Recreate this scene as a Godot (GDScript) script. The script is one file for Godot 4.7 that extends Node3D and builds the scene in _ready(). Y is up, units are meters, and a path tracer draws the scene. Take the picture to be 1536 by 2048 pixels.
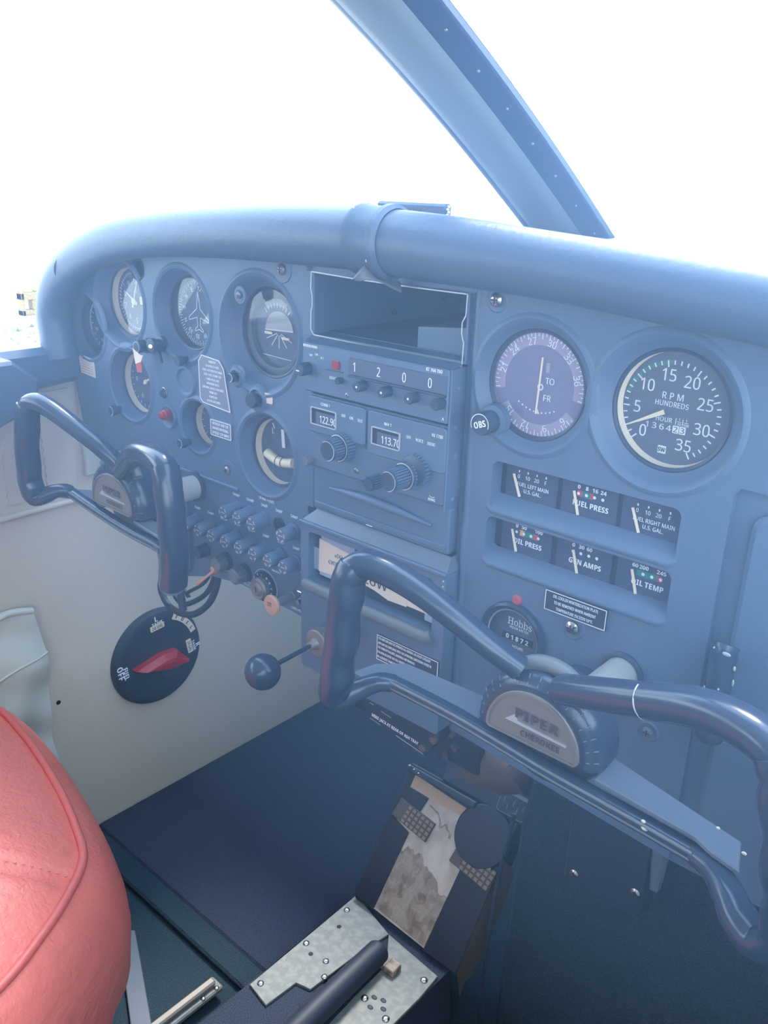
extends Node3D
# Left half of a light aircraft's cockpit, seen from beside the right-hand window.
# x runs to the aircraft's right, y up from the cabin floor, z aft; the instrument panel stands in the plane z = 0.

var M := {}
var fonts := {}
var names := {}
var words := {}
var sg := 1
var panel: Node3D
var lining: Node3D

# ---------------------------------------------------------------- set up
func _ready() -> void:
	set_camera()
	set_light()
	make_materials()
	build_outside()
	build_cabin()
	build_glareshield()
	build_panel()
	build_flight_gauges()
	build_switches()
	build_radios()
	build_engine_side()
	build_yokes()
	build_side_wall_things()
	build_centre()
	build_seat()
	build_veil_fog()


func set_camera() -> void:
	var c := Camera3D.new()
	c.name = "camera"
	add_child(c)
	c.fov = 60.83
	c.near = 0.02
	c.far = 500.0
	var yaw := deg_to_rad(41.228)
	var pitch := deg_to_rad(20.7385)
	var roll := deg_to_rad(1.726)
	c.position = Vector3(0.50, 0.935, 0.5529)
	var fwd := Vector3(-sin(yaw) * cos(pitch), -sin(pitch), -cos(yaw) * cos(pitch))
	var right := Vector3(cos(yaw), 0, -sin(yaw))
	var up := right.cross(fwd)
	c.basis = Basis(right * cos(roll) + up * sin(roll), up * cos(roll) - right * sin(roll), -fwd)
	c.current = true


func set_light() -> void:
	var w := WorldEnvironment.new()
	w.name = "world"
	var e := Environment.new()
	e.background_mode = Environment.BG_SKY
	var s := Sky.new()
	var m := ProceduralSkyMaterial.new()
	m.sky_top_color = Color(0.76, 0.88, 1.0)
	m.sky_horizon_color = Color(0.97, 0.985, 1.0)
	m.sky_curve = 0.25
	m.ground_bottom_color = Color(0.62, 0.64, 0.60)
	m.ground_horizon_color = Color(0.93, 0.97, 1.0)
	m.sky_energy_multiplier = 1.0
	m.ground_energy_multiplier = 0.8
	s.sky_material = m
	e.sky = s
	e.background_energy_multiplier = 5.0
	e.tonemap_mode = Environment.TONE_MAPPER_LINEAR
	e.tonemap_exposure = 1.6
	e.sdfgi_enabled = true
	e.ssao_enabled = true
	e.ssil_enabled = true
	e.volumetric_fog_enabled = true
	e.volumetric_fog_density = 0.0
	w.environment = e
	add_child(w)
	var sun := DirectionalLight3D.new()
	sun.name = "sun"
	sun.light_color = Color(1.0, 0.96, 0.9)
	sun.light_energy = 1.0
	sun.light_angular_distance = 12.0
	sun.shadow_enabled = true
	sun.sky_mode = DirectionalLight3D.SKY_MODE_LIGHT_ONLY
	add_child(sun)
	sun.look_at_from_position(Vector3(-1.2, 3.4, -2.0), Vector3.ZERO, Vector3.UP)


# ---------------------------------------------------------------- materials
func noise(freq: float, seed_: int, kind := FastNoiseLite.TYPE_SIMPLEX, size := 256, oct := 4) -> NoiseTexture2D:
	var n := FastNoiseLite.new()
	n.noise_type = kind
	n.seed = seed_
	n.frequency = freq
	n.fractal_octaves = oct
	var t := NoiseTexture2D.new()
	t.noise = n
	t.width = size
	t.height = size
	t.seamless = true
	return t


func ramp(t: NoiseTexture2D, stops: Array) -> NoiseTexture2D:
	var g := Gradient.new()
	var offs := PackedFloat32Array()
	var cols := PackedColorArray()
	for s in stops:
		offs.append(s[0])
		cols.append(s[1])
	g.offsets = offs
	g.colors = cols
	t.color_ramp = g
	return t


func mat(called: String, color: Color, rough := 0.6, metal := 0.0, spec := 0.5) -> StandardMaterial3D:
	var m := StandardMaterial3D.new()
	m.resource_name = called
	m.albedo_color = color
	m.roughness = rough
	m.metallic = metal
	m.metallic_specular = spec
	M[called] = m
	return m


func relief(m: StandardMaterial3D, t: Texture2D, depth: float, scale: float) -> void:
	m.heightmap_enabled = true
	m.heightmap_texture = t
	m.heightmap_scale = depth
	m.uv1_triplanar = true
	m.uv1_world_triplanar = true
	m.uv1_scale = Vector3.ONE * scale


func tinted(m: StandardMaterial3D, t: Texture2D, scale: float) -> void:
	m.albedo_texture = t
	m.uv1_triplanar = true
	m.uv1_world_triplanar = true
	m.uv1_scale = Vector3.ONE * scale


func make_materials() -> void:
	var grain := noise(0.06, 3, FastNoiseLite.TYPE_CELLULAR, 256, 2)
	var fine := noise(0.12, 5, FastNoiseLite.TYPE_SIMPLEX, 256, 3)
	var soft := noise(0.012, 7, FastNoiseLite.TYPE_SIMPLEX, 256, 4)
	relief(mat("panel", Color(0.34, 0.425, 0.53), 0.5), fine, 0.012, 26.0)  # black panel lifted to slate blue: bluish veiling light put into the colour
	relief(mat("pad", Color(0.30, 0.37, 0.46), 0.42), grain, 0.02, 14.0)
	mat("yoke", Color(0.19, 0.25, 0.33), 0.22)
	mat("worn", Color(0.42, 0.44, 0.46), 0.45)
	mat("radio", Color(0.345, 0.43, 0.53), 0.45)  # radio faces lightened to carry the same veiling light
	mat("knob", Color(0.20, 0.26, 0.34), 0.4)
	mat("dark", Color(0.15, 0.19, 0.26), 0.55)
	mat("dial", Color(0.31, 0.355, 0.455), 0.6)  # dial colour lifted to hold the pale bluish veil over the gauges
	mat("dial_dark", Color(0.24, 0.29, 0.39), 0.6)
	mat("dial_violet", Color(0.44, 0.44, 0.58), 0.6)  # lifted with the plain dials for the same veil
	mat("dial_pink", Color(0.62, 0.58, 0.70), 0.6)
	mat("print", Color(0.92, 0.93, 0.95), 0.6)
	mat("ink", Color(0.12, 0.13, 0.17), 0.7)
	mat("cream", Color(0.93, 0.88, 0.78), 0.5)
	mat("green", Color(0.16, 0.50, 0.44), 0.6)
	mat("yellow", Color(0.86, 0.70, 0.36), 0.6)
	mat("red", Color(0.62, 0.10, 0.15), 0.3)
	mat("red_print", Color(0.72, 0.30, 0.34), 0.6)
	mat("placard", Color(0.50, 0.51, 0.57), 0.5)
	mat("placard_black", Color(0.17, 0.20, 0.27), 0.5)
	mat("paper", Color(0.90, 0.83, 0.76), 0.8)
	mat("tape_clear", Color(0.62, 0.68, 0.76), 0.3)
	mat("grey_sky", Color(0.66, 0.67, 0.68), 0.6)
	mat("chrome", Color(0.80, 0.80, 0.80), 0.22, 1.0)
	mat("steel", Color(0.62, 0.62, 0.62), 0.35, 0.9)
	mat("bare_edge", Color(0.74, 0.76, 0.79), 0.45, 0.3)
	mat("emblem", Color(0.55, 0.53, 0.51), 0.5, 0.45)
	mat("tan_knob", Color(0.78, 0.60, 0.50), 0.6)
	mat("web", Color(0.40, 0.44, 0.50), 0.3)
	var g := mat("glass", Color(1, 1, 1, 0.03), 0.0)
	g.transparency = BaseMaterial3D.TRANSPARENCY_ALPHA
	var w := mat("windscreen", Color(1, 1, 1, 0.02), 0.0)
	w.transparency = BaseMaterial3D.TRANSPARENCY_ALPHA
	relief(mat("vinyl", Color(0.765, 0.73, 0.68), 0.55), grain, 0.02, 10.0)
	relief(mat("pocket_cloth", Color(0.74, 0.745, 0.71), 0.75), fine, 0.02, 14.0)
	relief(mat("headliner", Color(0.80, 0.80, 0.79), 0.8), fine, 0.02, 10.0)
	var carpet := mat("carpet", Color(1, 1, 1), 0.95)
	relief(carpet, noise(0.25, 11, FastNoiseLite.TYPE_SIMPLEX, 256, 3), 0.12, 9.0)
	tinted(carpet, ramp(noise(0.2, 13, FastNoiseLite.TYPE_SIMPLEX, 256, 4), [[0.2, Color(0.15, 0.19, 0.26)], [0.8, Color(0.24, 0.28, 0.36)]]), 9.0)
	var carpet2 := mat("carpet_dark", Color(1, 1, 1), 0.95)
	relief(carpet2, noise(0.25, 11, FastNoiseLite.TYPE_SIMPLEX, 256, 3), 0.12, 9.0)
	tinted(carpet2, ramp(noise(0.2, 17, FastNoiseLite.TYPE_SIMPLEX, 256, 4), [[0.2, Color(0.11, 0.19, 0.24)], [0.8, Color(0.19, 0.28, 0.33)]]), 9.0)
	var leather := mat("leather", Color(0.90, 0.475, 0.44), 0.42)
	var crease := noise(0.016, 19, FastNoiseLite.TYPE_CELLULAR, 512, 3)
	crease.noise.cellular_return_type = FastNoiseLite.RETURN_DISTANCE2_SUB
	crease.noise.domain_warp_enabled = true
	crease.noise.domain_warp_amplitude = 40.0
	relief(leather, crease, 0.16, 6.0)
	mat("piping", Color(0.84, 0.42, 0.40), 0.45)
	mat("stitch", Color(0.86, 0.52, 0.50), 0.7)
	var alu := mat("aluminium", Color(1, 1, 1), 0.6, 0.15)
	tinted(alu, ramp(noise(0.02, 23, FastNoiseLite.TYPE_SIMPLEX, 256, 5), [[0.25, Color(0.46, 0.48, 0.48)], [0.5, Color(0.49, 0.505, 0.50)], [0.75, Color(0.53, 0.535, 0.52)]]), 14.0)
	var beige := mat("beige", Color(1, 1, 1), 0.7)
	tinted(beige, ramp(noise(0.015, 29, FastNoiseLite.TYPE_SIMPLEX, 256, 5), [[0.3, Color(0.74, 0.66, 0.60)], [0.7, Color(0.82, 0.76, 0.72)]]), 8.0)
	var rust := mat("scuffed", Color(1, 1, 1), 0.8)
	var flake := noise(0.009, 31, FastNoiseLite.TYPE_SIMPLEX, 512, 6)
	flake.noise.domain_warp_enabled = true
	flake.noise.domain_warp_amplitude = 60.0
	flake.noise.domain_warp_frequency = 0.012
	tinted(rust, ramp(flake, [[0.25, Color(0.50, 0.43, 0.38)], [0.42, Color(0.60, 0.52, 0.47)], [0.46, Color(0.66, 0.60, 0.56)], [0.6, Color(0.60, 0.53, 0.48)], [0.63, Color(0.68, 0.63, 0.58)], [0.8, Color(0.63, 0.56, 0.50)]]), 9.0)
	relief(rust, flake, 0.15, 9.0)
	var net := mat("net_tape", Color(1, 1, 1), 0.85)
	tinted(net, ramp(noise(0.05, 37, FastNoiseLite.TYPE_SIMPLEX, 256, 4), [[0.3, Color(0.30, 0.28, 0.27)], [0.7, Color(0.44, 0.38, 0.34)]]), 40.0)
	mat("net_square", Color(0.56, 0.48, 0.42), 0.8)
	mat("black_tape", Color(0.13, 0.16, 0.22), 0.5)
	var grass := mat("grass_ground", Color(1, 1, 1), 0.95)
	tinted(grass, ramp(noise(0.03, 41, FastNoiseLite.TYPE_SIMPLEX, 256, 5), [[0.3, Color(0.36, 0.42, 0.28)], [0.6, Color(0.56, 0.58, 0.46)], [0.75, Color(0.76, 0.76, 0.70)]]), 0.5)
	mat("pale_ground", Color(0.88, 0.87, 0.82), 0.95)
	var wood := mat("weathered", Color(1, 1, 1), 0.9)
	tinted(wood, ramp(noise(0.06, 43, FastNoiseLite.TYPE_SIMPLEX, 256, 4), [[0.3, Color(0.40, 0.33, 0.20)], [0.7, Color(0.62, 0.54, 0.36)]]), 3.0)
	var pst := mat("post_face", Color(0.50, 0.53, 0.55), 0.5)
	relief(pst, soft, 0.02, 6.0)
	mat("post_edge", Color(0.16, 0.24, 0.36), 0.45)
	mat("boot", Color(0.42, 0.36, 0.34), 0.6)
	mat("emblem_ink", Color(0.30, 0.28, 0.32), 0.5)
	mat("tan", Color(0.80, 0.67, 0.56), 0.6)
	mat("shaft", Color(0.76, 0.76, 0.74), 0.35, 0.25)
	mat("amber", Color(0.80, 0.52, 0.40), 0.5)


# ---------------------------------------------------------------- mesh helpers
func new_st() -> SurfaceTool:
	var s := SurfaceTool.new()
	s.begin(Mesh.PRIMITIVE_TRIANGLES)
	return s


func tri(st: SurfaceTool, a: Vector3, b: Vector3, c: Vector3) -> void:
	st.add_vertex(a)
	st.add_vertex(c)
	st.add_vertex(b)


func quad(st: SurfaceTool, a: Vector3, b: Vector3, c: Vector3, d: Vector3) -> void:   # counter-clockwise seen from the front
	tri(st, a, b, c)
	tri(st, a, c, d)


func flat(st: SurfaceTool) -> void:
	st.set_smooth_group(-1)


func smooth(st: SurfaceTool) -> void:
	sg += 1
	st.set_smooth_group(sg)


func box(st: SurfaceTool, c: Vector3, s: Vector3, b := 0.0, xf := Transform3D.IDENTITY) -> void:
	flat(st)
	var h := s * 0.5
	b = minf(b, minf(h.x, minf(h.y, h.z)) * 0.9)
	var ax := [Vector3.RIGHT, Vector3.UP, Vector3.BACK]
	for i in 3:
		for sgn in [-1.0, 1.0]:
			var n: Vector3 = ax[i] * sgn
			var u: Vector3 = ax[(i + 1) % 3]
			var v: Vector3 = ax[(i + 2) % 3]
			if sgn < 0:
				var t := u
				u = v
				v = t
			var hu: float = absf(h.dot(u)) - b
			var hv: float = absf(h.dot(v)) - b
			var o: Vector3 = c + n * absf(h.dot(n))
			quad(st, xf * (o - u * hu - v * hv), xf * (o + u * hu - v * hv), xf * (o + u * hu + v * hv), xf * (o - u * hu + v * hv))
	if b > 0.0:
		for i in 3:
			var a: Vector3 = ax[i]
			var u: Vector3 = ax[(i + 1) % 3]
			var v: Vector3 = ax[(i + 2) % 3]
			var ha: float = absf(h.dot(a)) - b
			for su in [-1.0, 1.0]:
				for sv in [-1.0, 1.0]:
					var hu: float = absf(h.dot(u))
					var hv: float = absf(h.dot(v))
					var p: Vector3 = c + u * su * hu + v * sv * (hv - b)
					var q: Vector3 = c + u * su * (hu - b) + v * sv * hv
					if su * sv > 0:
						quad(st, xf * (p - a * ha), xf * (q - a * ha), xf * (q + a * ha), xf * (p + a * ha))
					else:
						quad(st, xf * (q - a * ha), xf * (p - a * ha), xf * (p + a * ha), xf * (q + a * ha))
		for sx in [-1.0, 1.0]:
			for sy in [-1.0, 1.0]:
				for sz in [-1.0, 1.0]:
					var p0 := c + Vector3(sx * h.x, sy * (h.y - b), sz * (h.z - b))
					var p1 := c + Vector3(sx * (h.x - b), sy * h.y, sz * (h.z - b))
					var p2 := c + Vector3(sx * (h.x - b), sy * (h.y - b), sz * h.z)
					if sx * sy * sz > 0:
						tri(st, xf * p0, xf * p1, xf * p2)
					else:
						tri(st, xf * p0, xf * p2, xf * p1)


func span(st: SurfaceTool, a: Vector3, b: Vector3, bev := 0.0) -> void:   # box from corner to corner
	box(st, (a + b) * 0.5, (b - a).abs(), bev)


func lathe(st: SurfaceTool, prof: Array, n: int, xf := Transform3D.IDENTITY, from := 0.0, to := TAU) -> void:   # profile of (radius, height) round the z axis
	smooth(st)
	for i in prof.size() - 1:
		if i > 0:
			var d0: Vector2 = (prof[i] - prof[i - 1]).normalized()
			var d1: Vector2 = (prof[i + 1] - prof[i]).normalized()
			if d0.dot(d1) < 0.82:
				smooth(st)
		for k in n:
			var a0 := from + (to - from) * k / n
			var a1 := from + (to - from) * (k + 1) / n
			var p: Vector2 = prof[i]
			var q: Vector2 = prof[i + 1]
			var A := xf * Vector3(p.x * cos(a0), p.x * sin(a0), p.y)
			var B := xf * Vector3(p.x * cos(a1), p.x * sin(a1), p.y)
			var C := xf * Vector3(q.x * cos(a1), q.x * sin(a1), q.y)
			var D := xf * Vector3(q.x * cos(a0), q.x * sin(a0), q.y)
			if p.x > 0.0:
				tri(st, A, B, C)
			if q.x > 0.0:
				tri(st, A, C, D)


func catmull(p: Array, k: int, closed := false) -> Array:
	var out := []
	var n := p.size()
	for i in (n if closed else n - 1):
		var a: Variant = p[(i - 1 + n) % n] if closed else p[maxi(i - 1, 0)]
		var b: Variant = p[i]
		var c: Variant = p[(i + 1) % n]
		var d: Variant = p[(i + 2) % n] if closed else p[mini(i + 2, n - 1)]
		for j in k:
			var t := float(j) / k
			out.append(0.5 * ((2.0 * b) + (c - a) * t + (2.0 * a - 5.0 * b + 4.0 * c - d) * t * t + (3.0 * b - a - 3.0 * c + d) * t * t * t))
	if not closed:
		out.append(p[n - 1])
	return out


func sweep(st: SurfaceTool, p: Array, r: Array, n := 14, up := Vector3(0, 0, 1), power := 2.0, caps := true, closed := false) -> void:
	# a tube along p; r holds a radius or Vector2(side, up) for each point
	smooth(st)
	var rings := []
	var m := p.size()
	var last_side := Vector3.ZERO
	for i in m:
		var a: Vector3 = p[(i - 1 + m) % m] if closed else p[maxi(i - 1, 0)]
		var b: Vector3 = p[(i + 1) % m] if closed else p[mini(i + 1, m - 1)]
		var t := (b - a).normalized()
		var side := up.cross(t)
		if side.length() < 0.05:
			side = last_side if last_side != Vector3.ZERO else Vector3.UP.cross(t)
		side = (side - t * side.dot(t)).normalized()
		last_side = side
		var top := t.cross(side)
		var rr: Variant = r[mini(i, r.size() - 1)]
		var w: Vector2 = rr if rr is Vector2 else Vector2(rr, rr)
		var ring := []
		for k in n:
			var an := TAU * k / n
			var cx := cos(an)
			var cy := sin(an)
			var ex := signf(cx) * pow(absf(cx), 2.0 / power) * w.x
			var ey := signf(cy) * pow(absf(cy), 2.0 / power) * w.y
			ring.append(p[i] + side * ex + top * ey)
		rings.append(ring)
	for i in (m if closed else m - 1):
		var A: Array = rings[i]
		var B: Array = rings[(i + 1) % m]
		for k in n:
			quad(st, A[k], A[(k + 1) % n], B[(k + 1) % n], B[k])
	if caps and not closed:
		flat(st)
		for k in range(1, n - 1):
			tri(st, rings[0][0], rings[0][k + 1], rings[0][k])
			tri(st, rings[m - 1][0], rings[m - 1][k], rings[m - 1][k + 1])


func rrect(x0: float, y0: float, x1: float, y1: float, r: float, n := 5) -> PackedVector2Array:
	var o := PackedVector2Array()
	var cs := [Vector2(x1 - r, y1 - r), Vector2(x0 + r, y1 - r), Vector2(x0 + r, y0 + r), Vector2(x1 - r, y0 + r)]
	for q in 4:
		for k in n + 1:
			var a := PI / 2 * (q + float(k) / n)
			o.append(cs[q] + Vector2(cos(a), sin(a)) * r)
	return o


func inset(poly: PackedVector2Array, d: float) -> PackedVector2Array:
	var o := PackedVector2Array()
	var n := poly.size()
	for i in n:
		var e0 := (poly[i] - poly[(i - 1 + n) % n]).normalized()
		var e1 := (poly[(i + 1) % n] - poly[i]).normalized()
		var n0 := Vector2(-e0.y, e0.x)
		var n1 := Vector2(-e1.y, e1.x)
		var b := (n0 + n1).normalized()
		o.append(poly[i] + b * (d / maxf(0.5, b.dot(n0))))
	return o


func area2(poly: PackedVector2Array) -> float:
	var s := 0.0
	for i in poly.size():
		s += poly[i].cross(poly[(i + 1) % poly.size()])
	return s


func prism(st: SurfaceTool, poly_: PackedVector2Array, z0: float, z1: float, bev := 0.0, xf := Transform3D.IDENTITY) -> void:
	var poly := poly_
	if area2(poly) < 0.0:
		poly = poly.duplicate()
		poly.reverse()
	var top := inset(poly, bev) if bev > 0.0 else poly
	var n := poly.size()
	flat(st)
	var idx := Geometry2D.triangulate_polygon(top)
	for i in range(0, idx.size(), 3):
		var a := top[idx[i]]
		var b := top[idx[i + 1]]
		var c := top[idx[i + 2]]
		if (b - a).cross(c - a) < 0.0:
			var t := b
			b = c
			c = t
		tri(st, xf * Vector3(a.x, a.y, z1), xf * Vector3(b.x, b.y, z1), xf * Vector3(c.x, c.y, z1))
	idx = Geometry2D.triangulate_polygon(poly)
	for i in range(0, idx.size(), 3):
		var a := poly[idx[i]]
		var b := poly[idx[i + 1]]
		var c := poly[idx[i + 2]]
		if (b - a).cross(c - a) > 0.0:
			var t := b
			b = c
			c = t
		tri(st, xf * Vector3(a.x, a.y, z0), xf * Vector3(b.x, b.y, z0), xf * Vector3(c.x, c.y, z0))
	for i in n:
		var j := (i + 1) % n
		var zs := z1 - bev
		quad(st, xf * Vector3(poly[i].x, poly[i].y, z0), xf * Vector3(poly[j].x, poly[j].y, z0), xf * Vector3(poly[j].x, poly[j].y, zs), xf * Vector3(poly[i].x, poly[i].y, zs))
		if bev > 0.0:
			quad(st, xf * Vector3(poly[i].x, poly[i].y, zs), xf * Vector3(poly[j].x, poly[j].y, zs), xf * Vector3(top[j].x, top[j].y, z1), xf * Vector3(top[i].x, top[i].y, z1))


func frame(st: SurfaceTool, outer: PackedVector2Array, inner: PackedVector2Array, z0: float, z1: float, xf := Transform3D.IDENTITY) -> void:   # flat ring between two loops of as many points
	flat(st)
	var n := outer.size()
	for i in n:
		var j := (i + 1) % n
		var a := Vector3(outer[i].x, outer[i].y, z1)
		var b := Vector3(outer[j].x, outer[j].y, z1)
		var c := Vector3(inner[j].x, inner[j].y, z1)
		var d := Vector3(inner[i].x, inner[i].y, z1)
		var k := Vector3(0, 0, z0 - z1)
		quad(st, xf * a, xf * b, xf * c, xf * d)
		quad(st, xf * (a + k), xf * (b + k), xf * b, xf * a)
		quad(st, xf * d, xf * c, xf * (c + k), xf * (d + k))


func text(st: SurfaceTool, s: String, h: float, at: Vector3, turn := 0.0, squeeze := 1.0, align := 0.5, bold := false, xf := Transform3D.IDENTITY, face := "Droid Sans") -> void:
	# raised lettering with capitals h high, standing on the plane z = at.z and read from +z
	var key := s + face + str(bold)
	if not words.has(key):
		var fk := face + str(bold)
		if not fonts.has(fk):
			var f := SystemFont.new()
			f.font_names = PackedStringArray([face])
			f.font_weight = 700 if bold else 400
			fonts[fk] = f
		var t := TextMesh.new()
		t.font = fonts[fk]
		t.text = s
		t.font_size = 40
		t.pixel_size = 1.0 / (0.714 * 40.0)
		t.depth = 0.1
		t.curve_step = 2.0
		t.horizontal_alignment = HORIZONTAL_ALIGNMENT_CENTER
		t.vertical_alignment = VERTICAL_ALIGNMENT_CENTER
		var ar := t.get_mesh_arrays()
		var v: PackedVector3Array = ar[Mesh.ARRAY_VERTEX]
		var ix: PackedInt32Array = ar[Mesh.ARRAY_INDEX]
		var lo := Vector3.INF
		var hi := -Vector3.INF
		for q in v:
			lo = lo.min(q)
			hi = hi.max(q)
		words[key] = [v, ix, lo, hi]
	var wd: Array = words[key]
	var vs: PackedVector3Array = wd[0]
	var id: PackedInt32Array = wd[1]
	if vs.is_empty():
		return
	var lo2: Vector3 = wd[2]
	var hi2: Vector3 = wd[3]
	var mid := Vector3(lerpf(lo2.x, hi2.x, align), (lo2.y + hi2.y) * 0.5, lo2.z)
	var b := Basis(Vector3(0, 0, 1), turn) * Basis.from_scale(Vector3(h * squeeze, h, 0.0028))
	flat(st)
	for i in range(0, id.size(), 3):
		st.add_vertex(xf * (at + b * (vs[id[i]] - mid)))
		st.add_vertex(xf * (at + b * (vs[id[i + 1]] - mid)))
		st.add_vertex(xf * (at + b * (vs[id[i + 2]] - mid)))


func tick(st: SurfaceTool, c: Vector2, ang: float, r0: float, r1: float, w: float, z: float) -> void:
	flat(st)
	var d := Vector2(cos(ang), sin(ang))
	var s := Vector2(-d.y, d.x) * w * 0.5
	var a := c + d * r0
	var b := c + d * r1
	quad(st, Vector3(a.x + s.x, a.y + s.y, z), Vector3(a.x - s.x, a.y - s.y, z), Vector3(b.x - s.x, b.y - s.y, z), Vector3(b.x + s.x, b.y + s.y, z))


func line(st: SurfaceTool, a: Vector2, b: Vector2, w: float, z: float) -> void:
	tick(st, a, (b - a).angle(), 0.0, (b - a).length(), w, z)


func arc(st: SurfaceTool, c: Vector2, r0: float, r1: float, a0: float, a1: float, z: float, n := 24) -> void:
	flat(st)
	for k in n:
		var p := a0 + (a1 - a0) * k / n
		var q := a0 + (a1 - a0) * (k + 1) / n
		var A := c + Vector2(cos(p), sin(p)) * r0
		var B := c + Vector2(cos(q), sin(q)) * r0
		var C := c + Vector2(cos(q), sin(q)) * r1
		var D := c + Vector2(cos(p), sin(p)) * r1
		quad(st, Vector3(A.x, A.y, z), Vector3(D.x, D.y, z), Vector3(C.x, C.y, z), Vector3(B.x, B.y, z))


func rod(st: SurfaceTool, a: Vector3, b: Vector3, r: float, n := 12) -> void:
	var d := (b - a).normalized()
	sweep(st, [a, b], [r], n, Vector3(0, 1, 0.01) if absf(d.y) < 0.9 else Vector3(1, 0, 0.01))


func ball(st: SurfaceTool, c: Vector3, r: Vector3, n := 16) -> void:
	smooth(st)
	for i in n / 2:
		for k in n:
			var f := func(a: int, b: int) -> Vector3:
				var t := PI * a / (n / 2)
				var p := TAU * b / n
				return c + Vector3(sin(t) * cos(p), cos(t), sin(t) * sin(p)) * r
			quad(st, f.call(i + 1, k), f.call(i, k), f.call(i, k + 1), f.call(i + 1, k + 1))


# ---------------------------------------------------------------- objects
func numbered(called: String) -> String:
	names[called] = names.get(called, -1) + 1
	return called if names[called] == 0 else "%s_%03d" % [called, names[called]]


func thing(called: String, label: String, category: String, at: Vector3, group := "") -> Node3D:
	var o := Node3D.new()
	o.name = numbered(called)
	add_child(o)
	o.position = at
	o.set_meta("label", label)
	o.set_meta("category", category)
	if group:
		o.set_meta("group", group)
	return o


func part(called: String, st: SurfaceTool, material: String, parent: Node3D, label := "") -> MeshInstance3D:
	st.generate_normals()
	var o := MeshInstance3D.new()
	o.name = called
	o.mesh = st.commit()
	o.mesh.surface_set_material(0, M[material])
	parent.add_child(o, true)
	if parent != self and not parent is MeshInstance3D:
		o.position = -parent.position
	if label:
		o.set_meta("label", label)
	return o


func single(called: String, st: SurfaceTool, material: String, label: String, category: String, group := "") -> MeshInstance3D:
	var o := part(numbered(called), st, material, self)
	o.set_meta("label", label)
	o.set_meta("category", category)
	if group:
		o.set_meta("group", group)
	return o


func struct(called: String, st: SurfaceTool, material: String, label := "") -> MeshInstance3D:
	var o := part(called, st, material, self)
	o.set_meta("kind", "structure")
	if label:
		o.set_meta("label", label)
	return o


func xz(x: float, y: float, z: float) -> Transform3D:
	return Transform3D(Basis.IDENTITY, Vector3(x, y, z))


func screw(parent: Node3D, x: float, y: float, z: float, r := 0.004, material := "steel", called := "screw") -> MeshInstance3D:
	var st := new_st()
	lathe(st, [Vector2(0, r * 0.35), Vector2(r * 0.6, r * 0.28), Vector2(r * 0.95, 0.0), Vector2(r, -r * 0.3)], 16, xz(x, y, z))
	var o := part(called, st, material, parent)
	st = new_st()
	box(st, Vector3(x, y, z + r * 0.33), Vector3(r * 1.1, r * 0.22, r * 0.1), 0, Transform3D.IDENTITY)
	box(st, Vector3(x, y, z + r * 0.335), Vector3(r * 0.22, r * 1.1, r * 0.1))
	part("slot", st, "ink", o)
	return o


# ---------------------------------------------------------------- outside
func build_outside() -> void:
	var st := new_st()
	span(st, Vector3(-150, -1.3, -150), Vector3(150, -1.02, 150))
	struct("ground", st, "pale_ground", "pale sunlit apron outside the aircraft")
	st = new_st()
	flat(st)
	var rng := RandomNumberGenerator.new()
	rng.seed = 5
	for i in 2600:
		var x := rng.randf_range(-10.9, -6.5)
		var z := rng.randf_range(-7.5, -1.5)
		var h := rng.randf_range(0.02, 0.07)
		var a := rng.randf() * TAU
		var d := Vector3(cos(a), 0, sin(a)) * rng.randf_range(0.015, 0.04)
		var p := Vector3(x, -1.02, z)
		tri(st, p - d, p + d, p + Vector3(d.z, h, -d.x))
	var o := single("grass", st, "grass_ground", "tufts of short dry grass outside the left window", "grass")
	o.set_meta("kind", "stuff")
	# a low weathered box-like thing some twelve metres off, with an opening and a leaning pole
	var t := thing("yard_structure", "low weathered tan structure with an opening beyond the left window", "structure", Vector3(-11.8, -1.02, -5.75))
	var c := -11.8
	st = new_st()
	for b in [[-5.55, -5.5, -1.02, -0.68], [-6.5, -5.5, -1.02, -0.94], [-6.5, -5.66, -0.94, -0.80], [-6.5, -5.5, -0.80, -0.70]]:
		span(st, Vector3(c - 0.15, b[2], b[0]), Vector3(c, b[3], b[1]), 0.01)
	part("frame", st, "weathered", t)
	st = new_st()
	for k in 6:
		span(st, Vector3(c - 0.13, -0.71, -6.45 + k * 0.15), Vector3(c - 0.02, -0.655 - 0.01 * (k % 3), -6.33 + k * 0.15), 0.01)
	part("roof", st, "weathered", t)
	st = new_st()
	sweep(st, [Vector3(c, -0.70, -5.52), Vector3(c, -0.655, -5.44), Vector3(c, -0.61, -5.33)], [0.012, 0.01, 0.006], 8, Vector3(1, 0, 0))
	part("pole", st, "weathered", t)


# ---------------------------------------------------------------- cabin shell
func sheet(st: SurfaceTool, lower: Array, upper: Array, n := 8) -> void:   # surface between two curves of as many points
	smooth(st)
	for i in lower.size() - 1:
		for k in n:
			var f := float(k) / n
			var g := float(k + 1) / n
			var bow := func(a: Vector3, b: Vector3, t: float) -> Vector3: return a.lerp(b, t) + Vector3(0, 0.012, -0.02) * sin(PI * t)
			quad(st, bow.call(lower[i], upper[i], f), bow.call(lower[i + 1], upper[i + 1], f), bow.call(lower[i + 1], upper[i + 1], g), bow.call(lower[i], upper[i], g))


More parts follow.
